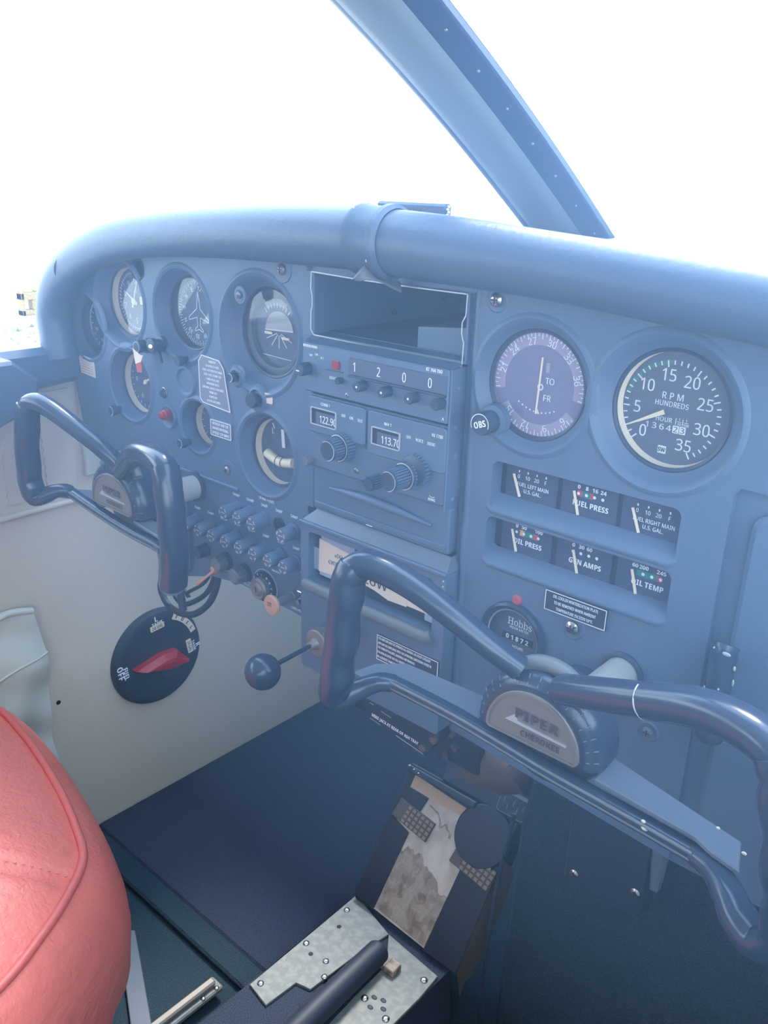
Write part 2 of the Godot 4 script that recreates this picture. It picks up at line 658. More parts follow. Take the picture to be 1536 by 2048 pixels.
func build_cabin() -> void:
	var st := new_st()
	span(st, Vector3(-0.56, -0.04, -0.52), Vector3(0.56, 0.0, 2.05))
	struct("floor", st, "carpet_dark", "dark carpeted cabin floor")
	# left side wall: lower lining, window above it
	st = new_st()
	span(st, Vector3(-0.555, 0.0, -0.52), Vector3(-0.52, 0.69, 2.05))
	var wl := struct("wall_left", st, "vinyl", "light grey vinyl lining of the left side wall")
	lining = wl
	st = new_st()
	span(st, Vector3(-0.555, 1.03, 0.40), Vector3(-0.52, 1.16, 2.05))
	span(st, Vector3(-0.555, 0.69, 0.92), Vector3(-0.52, 1.03, 1.04))
	span(st, Vector3(-0.555, 0.69, 1.75), Vector3(-0.52, 1.03, 2.05))
	part("window_frame", st, "vinyl", wl)
	st = new_st()
	sweep(st, catmull([Vector3(-0.519, 0.532, -0.30), Vector3(-0.517, 0.531, 0.0), Vector3(-0.517, 0.529, 0.3), Vector3(-0.519, 0.53, 0.9)], 6), [0.0042], 10, Vector3(1, 0, 0))
	part("piping", st, "vinyl", wl)
	# the raised upper lining with its pinked (zigzag) hems
	st = new_st()
	var zig := PackedVector2Array()
	for k in 25:
		zig.append(Vector2(-0.10 + (0.0022 if k % 2 else 0.0) , 0.545 + k * 0.0058))
	zig.append(Vector2(-0.052, 0.684))
	zig.append(Vector2(-0.047, 0.545))
	var side := Transform3D(Basis(Vector3(0, 0, -1), Vector3(0, 1, 0), Vector3(1, 0, 0)), Vector3(-0.52, 0, 0))
	prism(st, zig, 0.0, 0.0022, 0.0, side)
	part("lining_strip", st, "vinyl", wl)
	st = new_st()
	var zig2 := PackedVector2Array()
	for k in 25:
		zig2.append(Vector2(-0.048 + (0.0022 if k % 2 else 0.0), 0.545 + k * 0.0056))
	zig2.append(Vector2(-0.006, 0.680))
	zig2.append(Vector2(-0.006, 0.545))
	prism(st, zig2, 0.0, 0.0030, 0.0, side)
	part("lining_strip", st, "vinyl", wl)
	# speckled edge strip between the lining and the panel
	st = new_st()
	span(st, Vector3(-0.52, 0.56, -0.03), Vector3(-0.512, 0.69, -0.006), 0.002)
	part("edge_strip", st, "pocket_cloth", wl)
	# black sill under the left window
	st = new_st()
	var sill := Transform3D(Basis(Vector3(0, 0, -1), Vector3(0, 1, 0), Vector3(1, 0, 0)), Vector3(-0.53, 0, 0))
	prism(st, PackedVector2Array([Vector2(-0.95, 0.66), Vector2(-0.11, 0.665), Vector2(-0.05, 0.688), Vector2(0.03, 0.694), Vector2(0.03, 0.738), Vector2(-0.95, 0.735)]), 0.0, 0.036, 0.008, sill)
	struct("trim_1", st, "pad", "black sill ledge under the left side window")
	st = new_st()
	prism(st, PackedVector2Array([Vector2(-0.070, 0.690), Vector2(-0.068, 0.708), Vector2(-0.097, 0.733), Vector2(-0.9, 0.733), Vector2(-0.9, 0.650), Vector2(-0.13, 0.655), Vector2(-0.09, 0.670)]), 0.03, 0.066, 0.004, sill)
	struct("trim_2", st, "pad", "black padded arm rest along the left window sill")
	# front bulkhead
	st = new_st()
	span(st, Vector3(-0.56, 0.0, -0.52), Vector3(0.56, 0.855, -0.48))
	struct("wall_front", st, "carpet_dark", "dark firewall behind the foot wells")
	# right side: unseen wall closed over the doorway to darken the lower cabin
	st = new_st()
	span(st, Vector3(0.53, 0.0, -0.52), Vector3(0.565, 0.70, 2.05))
	span(st, Vector3(0.53, 1.03, 0.45), Vector3(0.565, 1.16, 2.05))
	span(st, Vector3(0.53, 0.70, 0.98), Vector3(0.565, 1.03, 1.12))
	span(st, Vector3(0.53, 0.70, 1.75), Vector3(0.565, 1.03, 2.05))
	struct("wall_right", st, "vinyl", "grey vinyl right side wall, closed across the door to darken the foot wells")
	st = new_st()
	span(st, Vector3(-0.56, 0.0, 2.02), Vector3(0.56, 1.16, 2.06))
	struct("wall_back", st, "vinyl", "grey rear cabin wall")
	st = new_st()
	span(st, Vector3(-0.56, 1.13, 0.16), Vector3(0.56, 1.17, 2.06))
	struct("ceiling", st, "headliner", "pale cabin headliner")
	# windscreen panes, with the post between them
	var lo := [Vector3(0, 0.888, -0.31), Vector3(0.12, 0.888, -0.30), Vector3(0.25, 0.882, -0.26), Vector3(0.37, 0.866, -0.18), Vector3(0.47, 0.82, -0.06), Vector3(0.525, 0.745, 0.10), Vector3(0.535, 0.735, 0.16)]
	var up := [Vector3(0, 1.150, 0.17), Vector3(0.12, 1.150, 0.18), Vector3(0.25, 1.148, 0.21), Vector3(0.37, 1.14, 0.27), Vector3(0.46, 1.12, 0.35), Vector3(0.51, 1.08, 0.43), Vector3(0.53, 1.06, 0.46)]
	for sgn in [-1.0, 1.0]:
		var a := []
		var b := []
		for i in lo.size():
			a.append(Vector3(lo[i].x * sgn, lo[i].y, lo[i].z))
			b.append(Vector3(up[i].x * sgn, up[i].y, up[i].z))
		st = new_st()
		sheet(st, a, b)
		var w := struct("window_1" if sgn < 0 else "window_2", st, "windscreen", "clear curved windscreen pane " + ("left" if sgn < 0 else "right") + " of the post")
		st = new_st()
		sweep(st, catmull([Vector3(0.535 * sgn, 0.72, 0.15), Vector3(0.535 * sgn, 0.86, 0.27), Vector3(0.535 * sgn, 1.06, 0.45)], 5), [0.016], 10, Vector3(1, 0, 0))
		part("pillar", st, "post_edge", w)
	st = new_st()
	span(st, Vector3(-0.542, 0.735, 0.17), Vector3(-0.539, 1.035, 0.94))
	struct("window_3", st, "windscreen", "clear left side window pane")
	st = new_st()
	span(st, Vector3(-0.542, 0.69, 1.04), Vector3(-0.539, 1.03, 1.75))
	struct("window_4", st, "windscreen", "clear left rear window pane")
	st = new_st()
	span(st, Vector3(0.545, 0.70, 1.12), Vector3(0.548, 1.03, 1.75))
	struct("window_5", st, "windscreen", "clear right rear window pane")
	st = new_st()
	span(st, Vector3(0.545, 0.70, 0.17), Vector3(0.548, 1.035, 0.98))
	struct("window_6", st, "windscreen", "clear right side window pane")
	build_post()


func build_post() -> void:
	var d := Vector3(0, 0.482, 0.876)
	var nrm := Vector3(0, -0.876, 0.482)
	var base := Vector3(0, 0.872, -0.335)
	var t := thing("windscreen_post", "wide blue-grey metal post between the two windscreen panes", "post", base)
	var fr := func(x: float, s: float, h: float) -> Vector3: return base + Vector3(x, 0, 0) + d * s + nrm * h
	# cross-section (x, height over the glass), gently bowed along the length
	var sec := [[-0.050, 0.0], [-0.050, 0.006], [-0.043, 0.009], [-0.036, 0.010]]
	var mid := [[-0.036, 0.010], [-0.032, 0.014], [-0.02, 0.017], [0.0, 0.018], [0.012, 0.017], [0.020, 0.013], [0.022, 0.010]]
	var right := [[0.022, 0.010], [0.026, 0.0085], [0.047, 0.0075], [0.050, 0.005], [0.050, 0.0]]
	for g in [[sec, "post_edge", "flange"], [mid, "post_face", "face"], [right, "post_edge", "flange"]]:
		var st := new_st()
		smooth(st)
		var pr: Array = g[0]
		for k in 20:
			var s0 := 0.58 * k / 20.0
			var s1 := 0.58 * (k + 1) / 20.0
			var b0 := 0.012 * sin(PI * clampf(s0 / 0.58, 0, 1))
			var b1 := 0.012 * sin(PI * clampf(s1 / 0.58, 0, 1))
			for i in pr.size() - 1:
				quad(st, fr.call(pr[i][0], s0, pr[i][1] - b0), fr.call(pr[i + 1][0], s0, pr[i + 1][1] - b0), fr.call(pr[i + 1][0], s1, pr[i + 1][1] - b1), fr.call(pr[i][0], s1, pr[i][1] - b1))
		var o := part(g[2], st, g[1], t)
		if pr == right:
			for k in 9:
				var s := 0.05 + 0.05 * k
				var b := 0.012 * sin(PI * s / 0.58)
				st = new_st()
				ball(st, fr.call(0.037, s, 0.0082 - b), Vector3.ONE * 0.0016, 8)
				part("rivet", st, "steel", o)
	var st2 := new_st()
	smooth(st2)
	for k in 20:
		var s0 := 0.58 * k / 20.0
		var s1 := 0.58 * (k + 1) / 20.0
		var b0 := 0.012 * sin(PI * s0 / 0.58)
		var b1 := 0.012 * sin(PI * s1 / 0.58)
		quad(st2, fr.call(0.050, s0, 0.0055 - b0), fr.call(0.0535, s0, 0.004 - b0), fr.call(0.0535, s1, 0.004 - b1), fr.call(0.050, s1, 0.0055 - b1))
	part("edge_moulding", st2, "bare_edge", t)


# ---------------------------------------------------------------- glareshield
func build_glareshield() -> void:
	var t := thing("glareshield", "padded dark glareshield roll along the top of the instrument panel", "glareshield", Vector3(0, 0.86, 0.0))
	var z := 0.020
	var left := catmull([Vector3(-0.498, 0.722, z), Vector3(-0.502, 0.745, z), Vector3(-0.505, 0.775, z), Vector3(-0.492, 0.804, z), Vector3(-0.462, 0.831, z), Vector3(-0.412, 0.853, z), Vector3(-0.345, 0.870, z), Vector3(-0.25, 0.881, z), Vector3(-0.14, 0.888, z), Vector3(-0.06, 0.8905, z), Vector3(0.0, 0.8915, z)], 6)
	var rad := []
	for i in left.size():
		rad.append(lerpf(0.0210, 0.0245, smoothstep(-0.3, -0.05, left[i].x)))
	var st := new_st()
	sweep(st, left, rad, 24, Vector3(0, 0, 1))
	part("pad", st, "pad", t, "left padded half of the roll")
	var right := catmull([Vector3(0.0, 0.8915, z), Vector3(0.04, 0.8905, z), Vector3(0.12, 0.8875, z), Vector3(0.2, 0.8830, z), Vector3(0.28, 0.8770, z), Vector3(0.38, 0.8685, z), Vector3(0.53, 0.8540, z)], 8)
	st = new_st()
	var rad2 := []
	for i in right.size():
		rad2.append(lerpf(0.0250, 0.0225, smoothstep(0.05, 0.2, right[i].x)))
	sweep(st, right, rad2, 24, Vector3(0, 0, 1))
	part("pad", st, "pad", t, "right padded half of the roll")
	# wrinkle seam in the left bend
	st = new_st()
	var ring := []
	for k in 17:
		var a := -0.5 + PI * 1.1 * k / 16.0
		ring.append(Vector3(-0.452, 0.835, z) + Vector3(0.42, 0.9, 0).normalized() * cos(a) * 0.0217 + Vector3(0, 0, 1) * sin(a) * 0.0217)
	sweep(st, ring, [0.0007], 6, Vector3(0.9, -0.42, 0))
	part("seam", st, "dark", t)
	# deck from the roll forward to the windscreen
	st = new_st()
	smooth(st)
	var back := [Vector3(0, 0.884, 0.02), Vector3(0.12, 0.881, 0.02), Vector3(0.25, 0.872, 0.02), Vector3(0.37, 0.856, 0.02), Vector3(0.47, 0.812, 0.02), Vector3(0.507, 0.745, 0.03), Vector3(0.53, 0.720, 0.10)]
	var front := [Vector3(0, 0.888, -0.315), Vector3(0.12, 0.888, -0.305), Vector3(0.25, 0.882, -0.265), Vector3(0.37, 0.866, -0.185), Vector3(0.47, 0.82, -0.065), Vector3(0.528, 0.745, 0.095), Vector3(0.54, 0.725, 0.16)]
	for sgn in [-1.0, 1.0]:
		var m := Vector3(sgn, 1, 1)
		for i in 4:
			quad(st, back[i] * m, back[i + 1] * m, front[i + 1] * m, front[i] * m)
	part("deck", st, "pad", t)
	# band round the roll at the joint, with its worn tail on the panel
	var b := thing("roll_clamp", "worn dark strap wrapped round the glareshield roll at the centre joint", "strap", Vector3(0.02, 0.86, 0.02))
	st = new_st()
	var pr := [Vector2(0.0250, -0.002), Vector2(0.0275, 0.0), Vector2(0.0275, 0.004), Vector2(0.0265, 0.006), Vector2(0.0265, 0.026), Vector2(0.0285, 0.028), Vector2(0.0285, 0.033), Vector2(0.0255, 0.036)]
	lathe(st, pr, 40, Transform3D(Basis(Vector3(0, 1, 0), Vector3(0, 0, 1), Vector3(1, -0.02, 0)), Vector3(0.002, 0.8915, z)))
	part("band", st, "pad", b)
	st = new_st()
	sweep(st, catmull([Vector3(0.022, 0.873, 0.040), Vector3(0.024, 0.866, 0.031), Vector3(0.027, 0.861, 0.018), Vector3(0.031, 0.856, 0.006)], 4), [Vector2(0.013, 0.0012), Vector2(0.013, 0.0012), Vector2(0.011, 0.0012), Vector2(0.006, 0.0010)], 10, Vector3(0, 0.6, 0.8), 4.0)
	part("tail", st, "worn", b, "scuffed tail of the strap")
	var chips := [[-0.001, 100.0, 0.9], [0.0, 60.0, 0.8], [0.026, -12.0, 1.6], [0.029, -25.0, 1.2], [0.024, -30.0, 1.0], [0.027, -38.0, 0.8]]
	for c in chips:
		st = new_st()
		var a := deg_to_rad(c[1])
		ball(st, Vector3(0.004 + c[0], 0.8915 + sin(a) * 0.0275, z + cos(a) * 0.0275), Vector3(0.0012, 0.0012 * c[2], 0.0006), 8)
		part("chip", st, "bare_edge", b)
	# dust speck and scratch on the left roll
	st = new_st()
	box(st, Vector3(-0.2295, 0.8985, 0.033), Vector3(0.0016, 0.005, 0.0012), 0.0003)
	box(st, Vector3(-0.2275, 0.9002, 0.031), Vector3(0.006, 0.0012, 0.0012), 0.0003)
	part("lint", st, "bare_edge", t)
	# hand hold bar lying on the deck
	var h := thing("hand_hold", "short dark bar lettered HAND HOLD on the deck behind the strap", "hand hold", Vector3(0, 0.89, -0.06))
	st = new_st()
	box(st, Vector3(-0.014, 0.9125, -0.06), Vector3(0.078, 0.013, 0.010), 0.002, Transform3D.IDENTITY)
	part("bar", st, "pad", h)
	st = new_st()
	for x in [-0.045, 0.015]:
		span(st, Vector3(x - 0.004, 0.882, -0.064), Vector3(x + 0.004, 0.908, -0.057), 0.001)
	part("foot", st, "pad", h)
	st = new_st()
	for k in 5:
		ball(st, Vector3(0.0262, 0.908 + 0.0022 * k, -0.058 + 0.0015 * (k % 2)), Vector3(0.001, 0.0013, 0.002), 8)
	part("worn_end", st, "bare_edge", h)
	st = new_st()
	text(st, "HAND HOLD", 0.0062, Vector3(-0.016, 0.9120, -0.0549), 0.0, 0.85)
	part("lettering", st, "worn", h)


# ---------------------------------------------------------------- instrument panel
const GAUGES := {   # centre x, y, radius of the face, radius of the moulded well
	"asi": [-0.393, 0.7985, 0.0400, 0.051], "dg": [-0.2755, 0.7985, 0.0392, 0.050], "ai": [-0.152, 0.7935, 0.0440, 0.059],
	"far": [-0.4665, 0.7620, 0.0345, 0.040], "clock": [-0.3815, 0.7065, 0.0375, 0.044], "small": [-0.2565, 0.6815, 0.0255, 0.031],
	"turn": [-0.1445, 0.6745, 0.0365, 0.0445], "vor": [0.1590, 0.7955, 0.0420, 0.0510], "tach": [0.2625, 0.7950, 0.0425, 0.0545],
}


func cut(parent: CSGCombiner3D, x: float, y: float, r: float) -> void:
	var c := CSGCylinder3D.new()
	c.radius = r
	c.height = 0.2
	c.sides = 64
	c.operation = CSGShape3D.OPERATION_SUBTRACTION
	c.rotation.x = PI / 2
	c.position = Vector3(x, y, 0)
	parent.add_child(c)


func cut_box(parent: CSGCombiner3D, x0: float, y0: float, x1: float, y1: float, r := 0.0) -> void:
	var c := CSGPolygon3D.new()
	c.polygon = rrect(x0, y0, x1, y1, maxf(r, 0.0005), 6)
	c.depth = 0.2
	c.position = Vector3(0, 0, 0.1)
	c.operation = CSGShape3D.OPERATION_SUBTRACTION
	parent.add_child(c)


func plate(called: String, poly: PackedVector2Array, z: float, thick: float, parent: Node3D) -> CSGCombiner3D:
	var k := CSGCombiner3D.new()
	k.name = called
	parent.add_child(k)
	k.position = -parent.position
	var p := CSGPolygon3D.new()
	p.polygon = poly
	p.depth = thick
	p.position = Vector3(0, 0, z)       # it runs from z down to z - thick
	p.material = M["panel"]
	k.add_child(p)
	k.material_override = M["panel"]
	return k


func well(parent: Node3D, g: Array, z := 0.0, deep := 0.013) -> void:   # moulded well round a gauge
	var st := new_st()
	var R: float = g[2]
	var W: float = g[3]
	lathe(st, [Vector2(W + 0.0045, z - 0.0008), Vector2(W + 0.002, z + 0.0012), Vector2(W - 0.0005, z + 0.0018), Vector2(W - 0.003, z + 0.0004), Vector2(lerpf(W, R, 0.55), z - deep * 0.45), Vector2(R + 0.0012, z - deep), Vector2(R - 0.002, z - deep - 0.0015)], 64, xz(g[0], g[1], 0))
	part("gauge_well", st, "panel", parent)


func build_panel() -> void:
	var t := thing("instrument_panel", "dark moulded instrument panel of the cockpit", "instrument panel", Vector3(0, 0.5, 0.0))
	panel = t
	# flight side
	var poly := PackedVector2Array([Vector2(-0.084, 0.895), Vector2(-0.25, 0.888), Vector2(-0.345, 0.872), Vector2(-0.412, 0.855), Vector2(-0.462, 0.833), Vector2(-0.494, 0.806), Vector2(-0.508, 0.775), Vector2(-0.508, 0.690), Vector2(-0.497, 0.640), Vector2(-0.47, 0.612), Vector2(-0.40, 0.588), Vector2(-0.345, 0.565), Vector2(-0.333, 0.535), Vector2(-0.330, 0.500), Vector2(-0.322, 0.486), Vector2(-0.305, 0.487), Vector2(-0.24, 0.508), Vector2(-0.19, 0.515), Vector2(-0.075, 0.510), Vector2(-0.075, 0.62), Vector2(-0.084, 0.63)])
	var k := plate("flight_panel", poly, 0.0, 0.012, t)
	for n in ["asi", "dg", "ai", "far", "clock", "small", "turn"]:
		cut(k, GAUGES[n][0], GAUGES[n][1], GAUGES[n][3])
	cut(k, -0.351, 0.8390, 0.0115)
	for n in ["asi", "dg", "ai", "far", "clock", "small", "turn"]:
		well(t, GAUGES[n], 0.0, 0.016 if n == "ai" else 0.013)
	# blanked round hole and its dished insert
	var st := new_st()
	lathe(st, [Vector2(0.013, -0.0004), Vector2(0.0122, 0.0012), Vector2(0.011, 0.0006), Vector2(0.0095, -0.006), Vector2(0.0, -0.0065)], 28, xz(-0.351, 0.839, 0))
	part("blank_plug", st, "dark", t)
	# empty moulded boss between the gauges
	st = new_st()
	lathe(st, [Vector2(0.018, -0.0005), Vector2(0.0165, 0.0022), Vector2(0.0145, 0.0022), Vector2(0.012, -0.0002), Vector2(0.0, -0.0002)], 32, xz(-0.273, 0.728, 0.0006))
	part("blank_boss", st, "panel", t)
	# knob bosses below the attitude gauge
	for b in [[-0.1545, 0.7300, 0.012], [-0.186, 0.7475, 0.009]]:
		st = new_st()
		lathe(st, [Vector2(b[2] + 0.003, -0.0006), Vector2(b[2], 0.003), Vector2(b[2] - 0.002, 0.0035), Vector2(b[2] - 0.004, 0.0005), Vector2(0.0, 0.0)], 28, xz(b[0], b[1], 0.0))
		part("knob_boss", st, "panel", t)
	for p in [[-0.1165, 0.8575, 0.0052], [-0.2065, 0.6435, 0.0045], [-0.178, 0.8285, 0.0036], [-0.181, 0.752, 0.0032]]:
		st = new_st()
		lathe(st, [Vector2(p[2] * 2.5, -0.0003), Vector2(p[2] * 2.3, 0.0008), Vector2(p[2] * 2.0, 0.0006), Vector2(p[2] * 1.5, 0.0012), Vector2(p[2] * 1.1, 0.0005), Vector2(0.0, 0.0005)], 24, xz(p[0], p[1], 0.0))
		var d := part("screw_dish", st, "panel", t)
		screw(d, p[0], p[1], 0.0022, p[2])
	# fuse strip edge, a little ridge over the fuses
	st = new_st()
	span(st, Vector3(-0.335, 0.6235, -0.001), Vector3(-0.19, 0.6275, 0.0022), 0.001)
	part("ridge", st, "panel", t)
	# tapered shroud under the left column
	st = new_st()
	prism(st, rrect(-0.322, 0.50, -0.278, 0.592, 0.008), -0.001, 0.006, 0.002)
	part("switch_housing", st, "panel", t)

	# engine side
	var rp := PackedVector2Array([Vector2(0.106, 0.470), Vector2(0.318, 0.455), Vector2(0.318, 0.752), Vector2(0.322, 0.757), Vector2(0.53, 0.757), Vector2(0.53, 0.855), Vector2(0.3, 0.885), Vector2(0.106, 0.895)])
	k = plate("engine_panel", rp, 0.002, 0.014, t)
	for n in ["vor", "tach"]:
		cut(k, GAUGES[n][0], GAUGES[n][1], GAUGES[n][3])
	cut_box(k, 0.130, 0.6925, 0.286, 0.7325, 0.006)
	cut_box(k, 0.128, 0.6460, 0.286, 0.6855, 0.006)
	cut(k, 0.163, 0.588, 0.0275)
	for n in ["vor", "tach"]:
		well(t, GAUGES[n], 0.002, 0.006 if n == "vor" else 0.011)
	# slanted ledges below the two rows of small gauges
	for y in [0.690, 0.6435]:
		st = new_st()
		smooth(st)
		var prof := [Vector2(y - 0.003, 0.0015), Vector2(y, 0.0042), Vector2(y + 0.003, 0.0035), Vector2(y + 0.008, -0.003), Vector2(y + 0.0125, -0.0105)]
		for i in prof.size() - 1:
			for q in 24:
				var f := func(n: int, e: int) -> Vector3:
					var u := float(n) / 24.0
					var x := lerpf(0.125, 0.289, u)
					var endf := clampf(minf(u, 1.0 - u) / 0.05, 0.0, 1.0)
					var pp: Vector2 = prof[e]
					var lift := (1.0 - sqrt(1.0 - pow(1.0 - endf, 2.0)))
					return Vector3(x, pp.x + lift * 0.004, lerpf(pp.y, minf(pp.y, 0.0015), lift))
				quad(st, f.call(q, i), f.call(q + 1, i), f.call(q + 1, i + 1), f.call(q, i + 1))
		part("gauge_ledge", st, "panel", t)
	# backing behind the slots
	st = new_st()
	span(st, Vector3(0.122, 0.640, -0.020), Vector3(0.292, 0.738, -0.0125))
	part("gauge_back", st, "dark", t)
	# rounded edge where the engine side meets the radio stack
	st = new_st()
	sweep(st, [Vector3(0.107, 0.47, -0.002), Vector3(0.107, 0.895, -0.002)], [0.005], 12, Vector3(0, 0, 1))
	part("edge_roll", st, "panel", t)
	for p in [[0.123, 0.8555, 0.0055], [0.2155, 0.6165, 0.0058], [0.287, 0.556, 0.0045]]:
		st = new_st()
		lathe(st, [Vector2(p[2] * 1.9, -0.0003), Vector2(p[2] * 1.6, 0.001), Vector2(p[2] * 1.1, 0.0003), Vector2(0.0, 0.0003)], 24, xz(p[0], p[1], 0.002))
		var d := part("screw_dish", st, "panel", t)
		screw(d, p[0], p[1], 0.0045, p[2], "chrome" if p[1] > 0.6 else "worn")
	# right hand storage door beyond the groove
	st = new_st()
	prism(st, rrect(0.333, 0.455, 0.53, 0.744, 0.012), -0.010, 0.006, 0.004)
	part("glove_door", st, "panel", t)
	st = new_st()
	span(st, Vector3(0.312, 0.45, -0.018), Vector3(0.53, 0.76, -0.0035))
	part("groove_back", st, "panel", t)

	# centre frame: sides of the radio stack, the empty bay, the storage drawer and the map pocket
	st = new_st()
	span(st, Vector3(-0.0845, 0.636, -0.02), Vector3(-0.0745, 0.895, 0.001), 0.001)
	span(st, Vector3(0.0945, 0.60, -0.02), Vector3(0.1065, 0.895, -0.004), 0.001)
	span(st, Vector3(-0.0845, 0.8575, -0.02), Vector3(0.1065, 0.895, 0.001), 0.001)
	span(st, Vector3(-0.0845, 0.630, -0.03), Vector3(0.1065, 0.805, -0.018))
	part("centre_frame", st, "panel", t)
	# right flank of the stack, carrying the mounting screws
	st = new_st()
	span(st, Vector3(0.0925, 0.682, -0.018), Vector3(0.0945, 0.800, 0.0145), 0.0005)
	var fl := part("stack_flank", st, "radio", t)
	for p in [[0.784, 0.004], [0.752, 0.006], [0.728, 0.004], [0.6905, 0.004], [0.700, -0.004]]:
		st = new_st()
		ball(st, Vector3(0.0945, p[0], p[1]), Vector3(0.0012, 0.0028, 0.0028), 10)
		part("screw", st, "radio", fl)


# a round instrument: case and glass, cream inner ring where it shows, dial; returns the thing
func gauge(key: String, called: String, label: String, dial := "dial", ring := true, z := 0.0, deep := 0.013, back := 0.010) -> Node3D:
	var g: Array = GAUGES[key]
	var t := thing(called, label, "gauge", Vector3(g[0], g[1], z - deep))
	var R: float = g[2]
	var z0 := z - deep
	var zd := z0 - back
	var st := new_st()
	lathe(st, [Vector2(R + 0.0015, z0 - 0.001), Vector2(R - 0.0005, z0 + 0.0002), Vector2(R - 0.0022, z0 - 0.0006), Vector2(R - 0.0026, z0 - 0.002)], 56, xz(g[0], g[1], 0))
	part("bezel", st, "knob", t)
	st = new_st()
	lathe(st, [Vector2(R - 0.0006, z0 - 0.001), Vector2(R - 0.0006, z0 - back * 0.45), Vector2(R - 0.0030, zd + 0.0004)], 56, xz(g[0], g[1], 0))
	part("inner_ring", st, "cream" if ring else "knob", t)
	st = new_st()
	lathe(st, [Vector2(R - 0.0005, zd), Vector2(0.0, zd)], 56, xz(g[0], g[1], 0))
	lathe(st, [Vector2(R + 0.001, zd - 0.02), Vector2(R + 0.001, zd)], 40, xz(g[0], g[1], 0))
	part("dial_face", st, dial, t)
	st = new_st()
	lathe(st, [Vector2(R - 0.0024, z0 - 0.0016), Vector2(0.0, z0 - 0.0016)], 48, xz(g[0], g[1], 0))
	part("glass", st, "glass", t)
	return t


func needle(parent: Node3D, c: Vector2, ang: float, tail: float, tip: float, w0: float, w1: float, z: float, material := "print", hub := 0.0) -> void:
	var d := Vector2(cos(ang), sin(ang))
	var s := Vector2(-d.y, d.x)
	var st := new_st()
	prism(st, PackedVector2Array([c - d * tail - s * w0 * 0.5, c + d * tip - s * w1 * 0.5, c + d * tip + s * w1 * 0.5, c - d * tail + s * w0 * 0.5]), z, z + 0.0006)
	if hub > 0.0:
		lathe(st, [Vector2(hub, z), Vector2(hub * 0.8, z + 0.0015), Vector2(0.0, z + 0.0016)], 20, xz(c.x, c.y, 0))
	part("needle", st, material, parent)


func adjust_knob(parent: Node3D, x: float, y: float, r: float, len: float, ringed := true) -> void:
	var st := new_st()
	lathe(st, [Vector2(r * 0.75, -0.001), Vector2(r * 0.75, len * 0.4), Vector2(r, len * 0.45), Vector2(r, len * 0.92), Vector2(r * 0.9, len), Vector2(0.0, len)], 24, xz(x, y, 0))
	var k := part("knob", st, "knob", parent)
	if ringed:
		st = new_st()
		arc(st, Vector2(x, y), r * 0.72, r * 0.92, -1.4, 1.9, len + 0.0003, 20)
		part("rim_mark", st, "bare_edge", k)


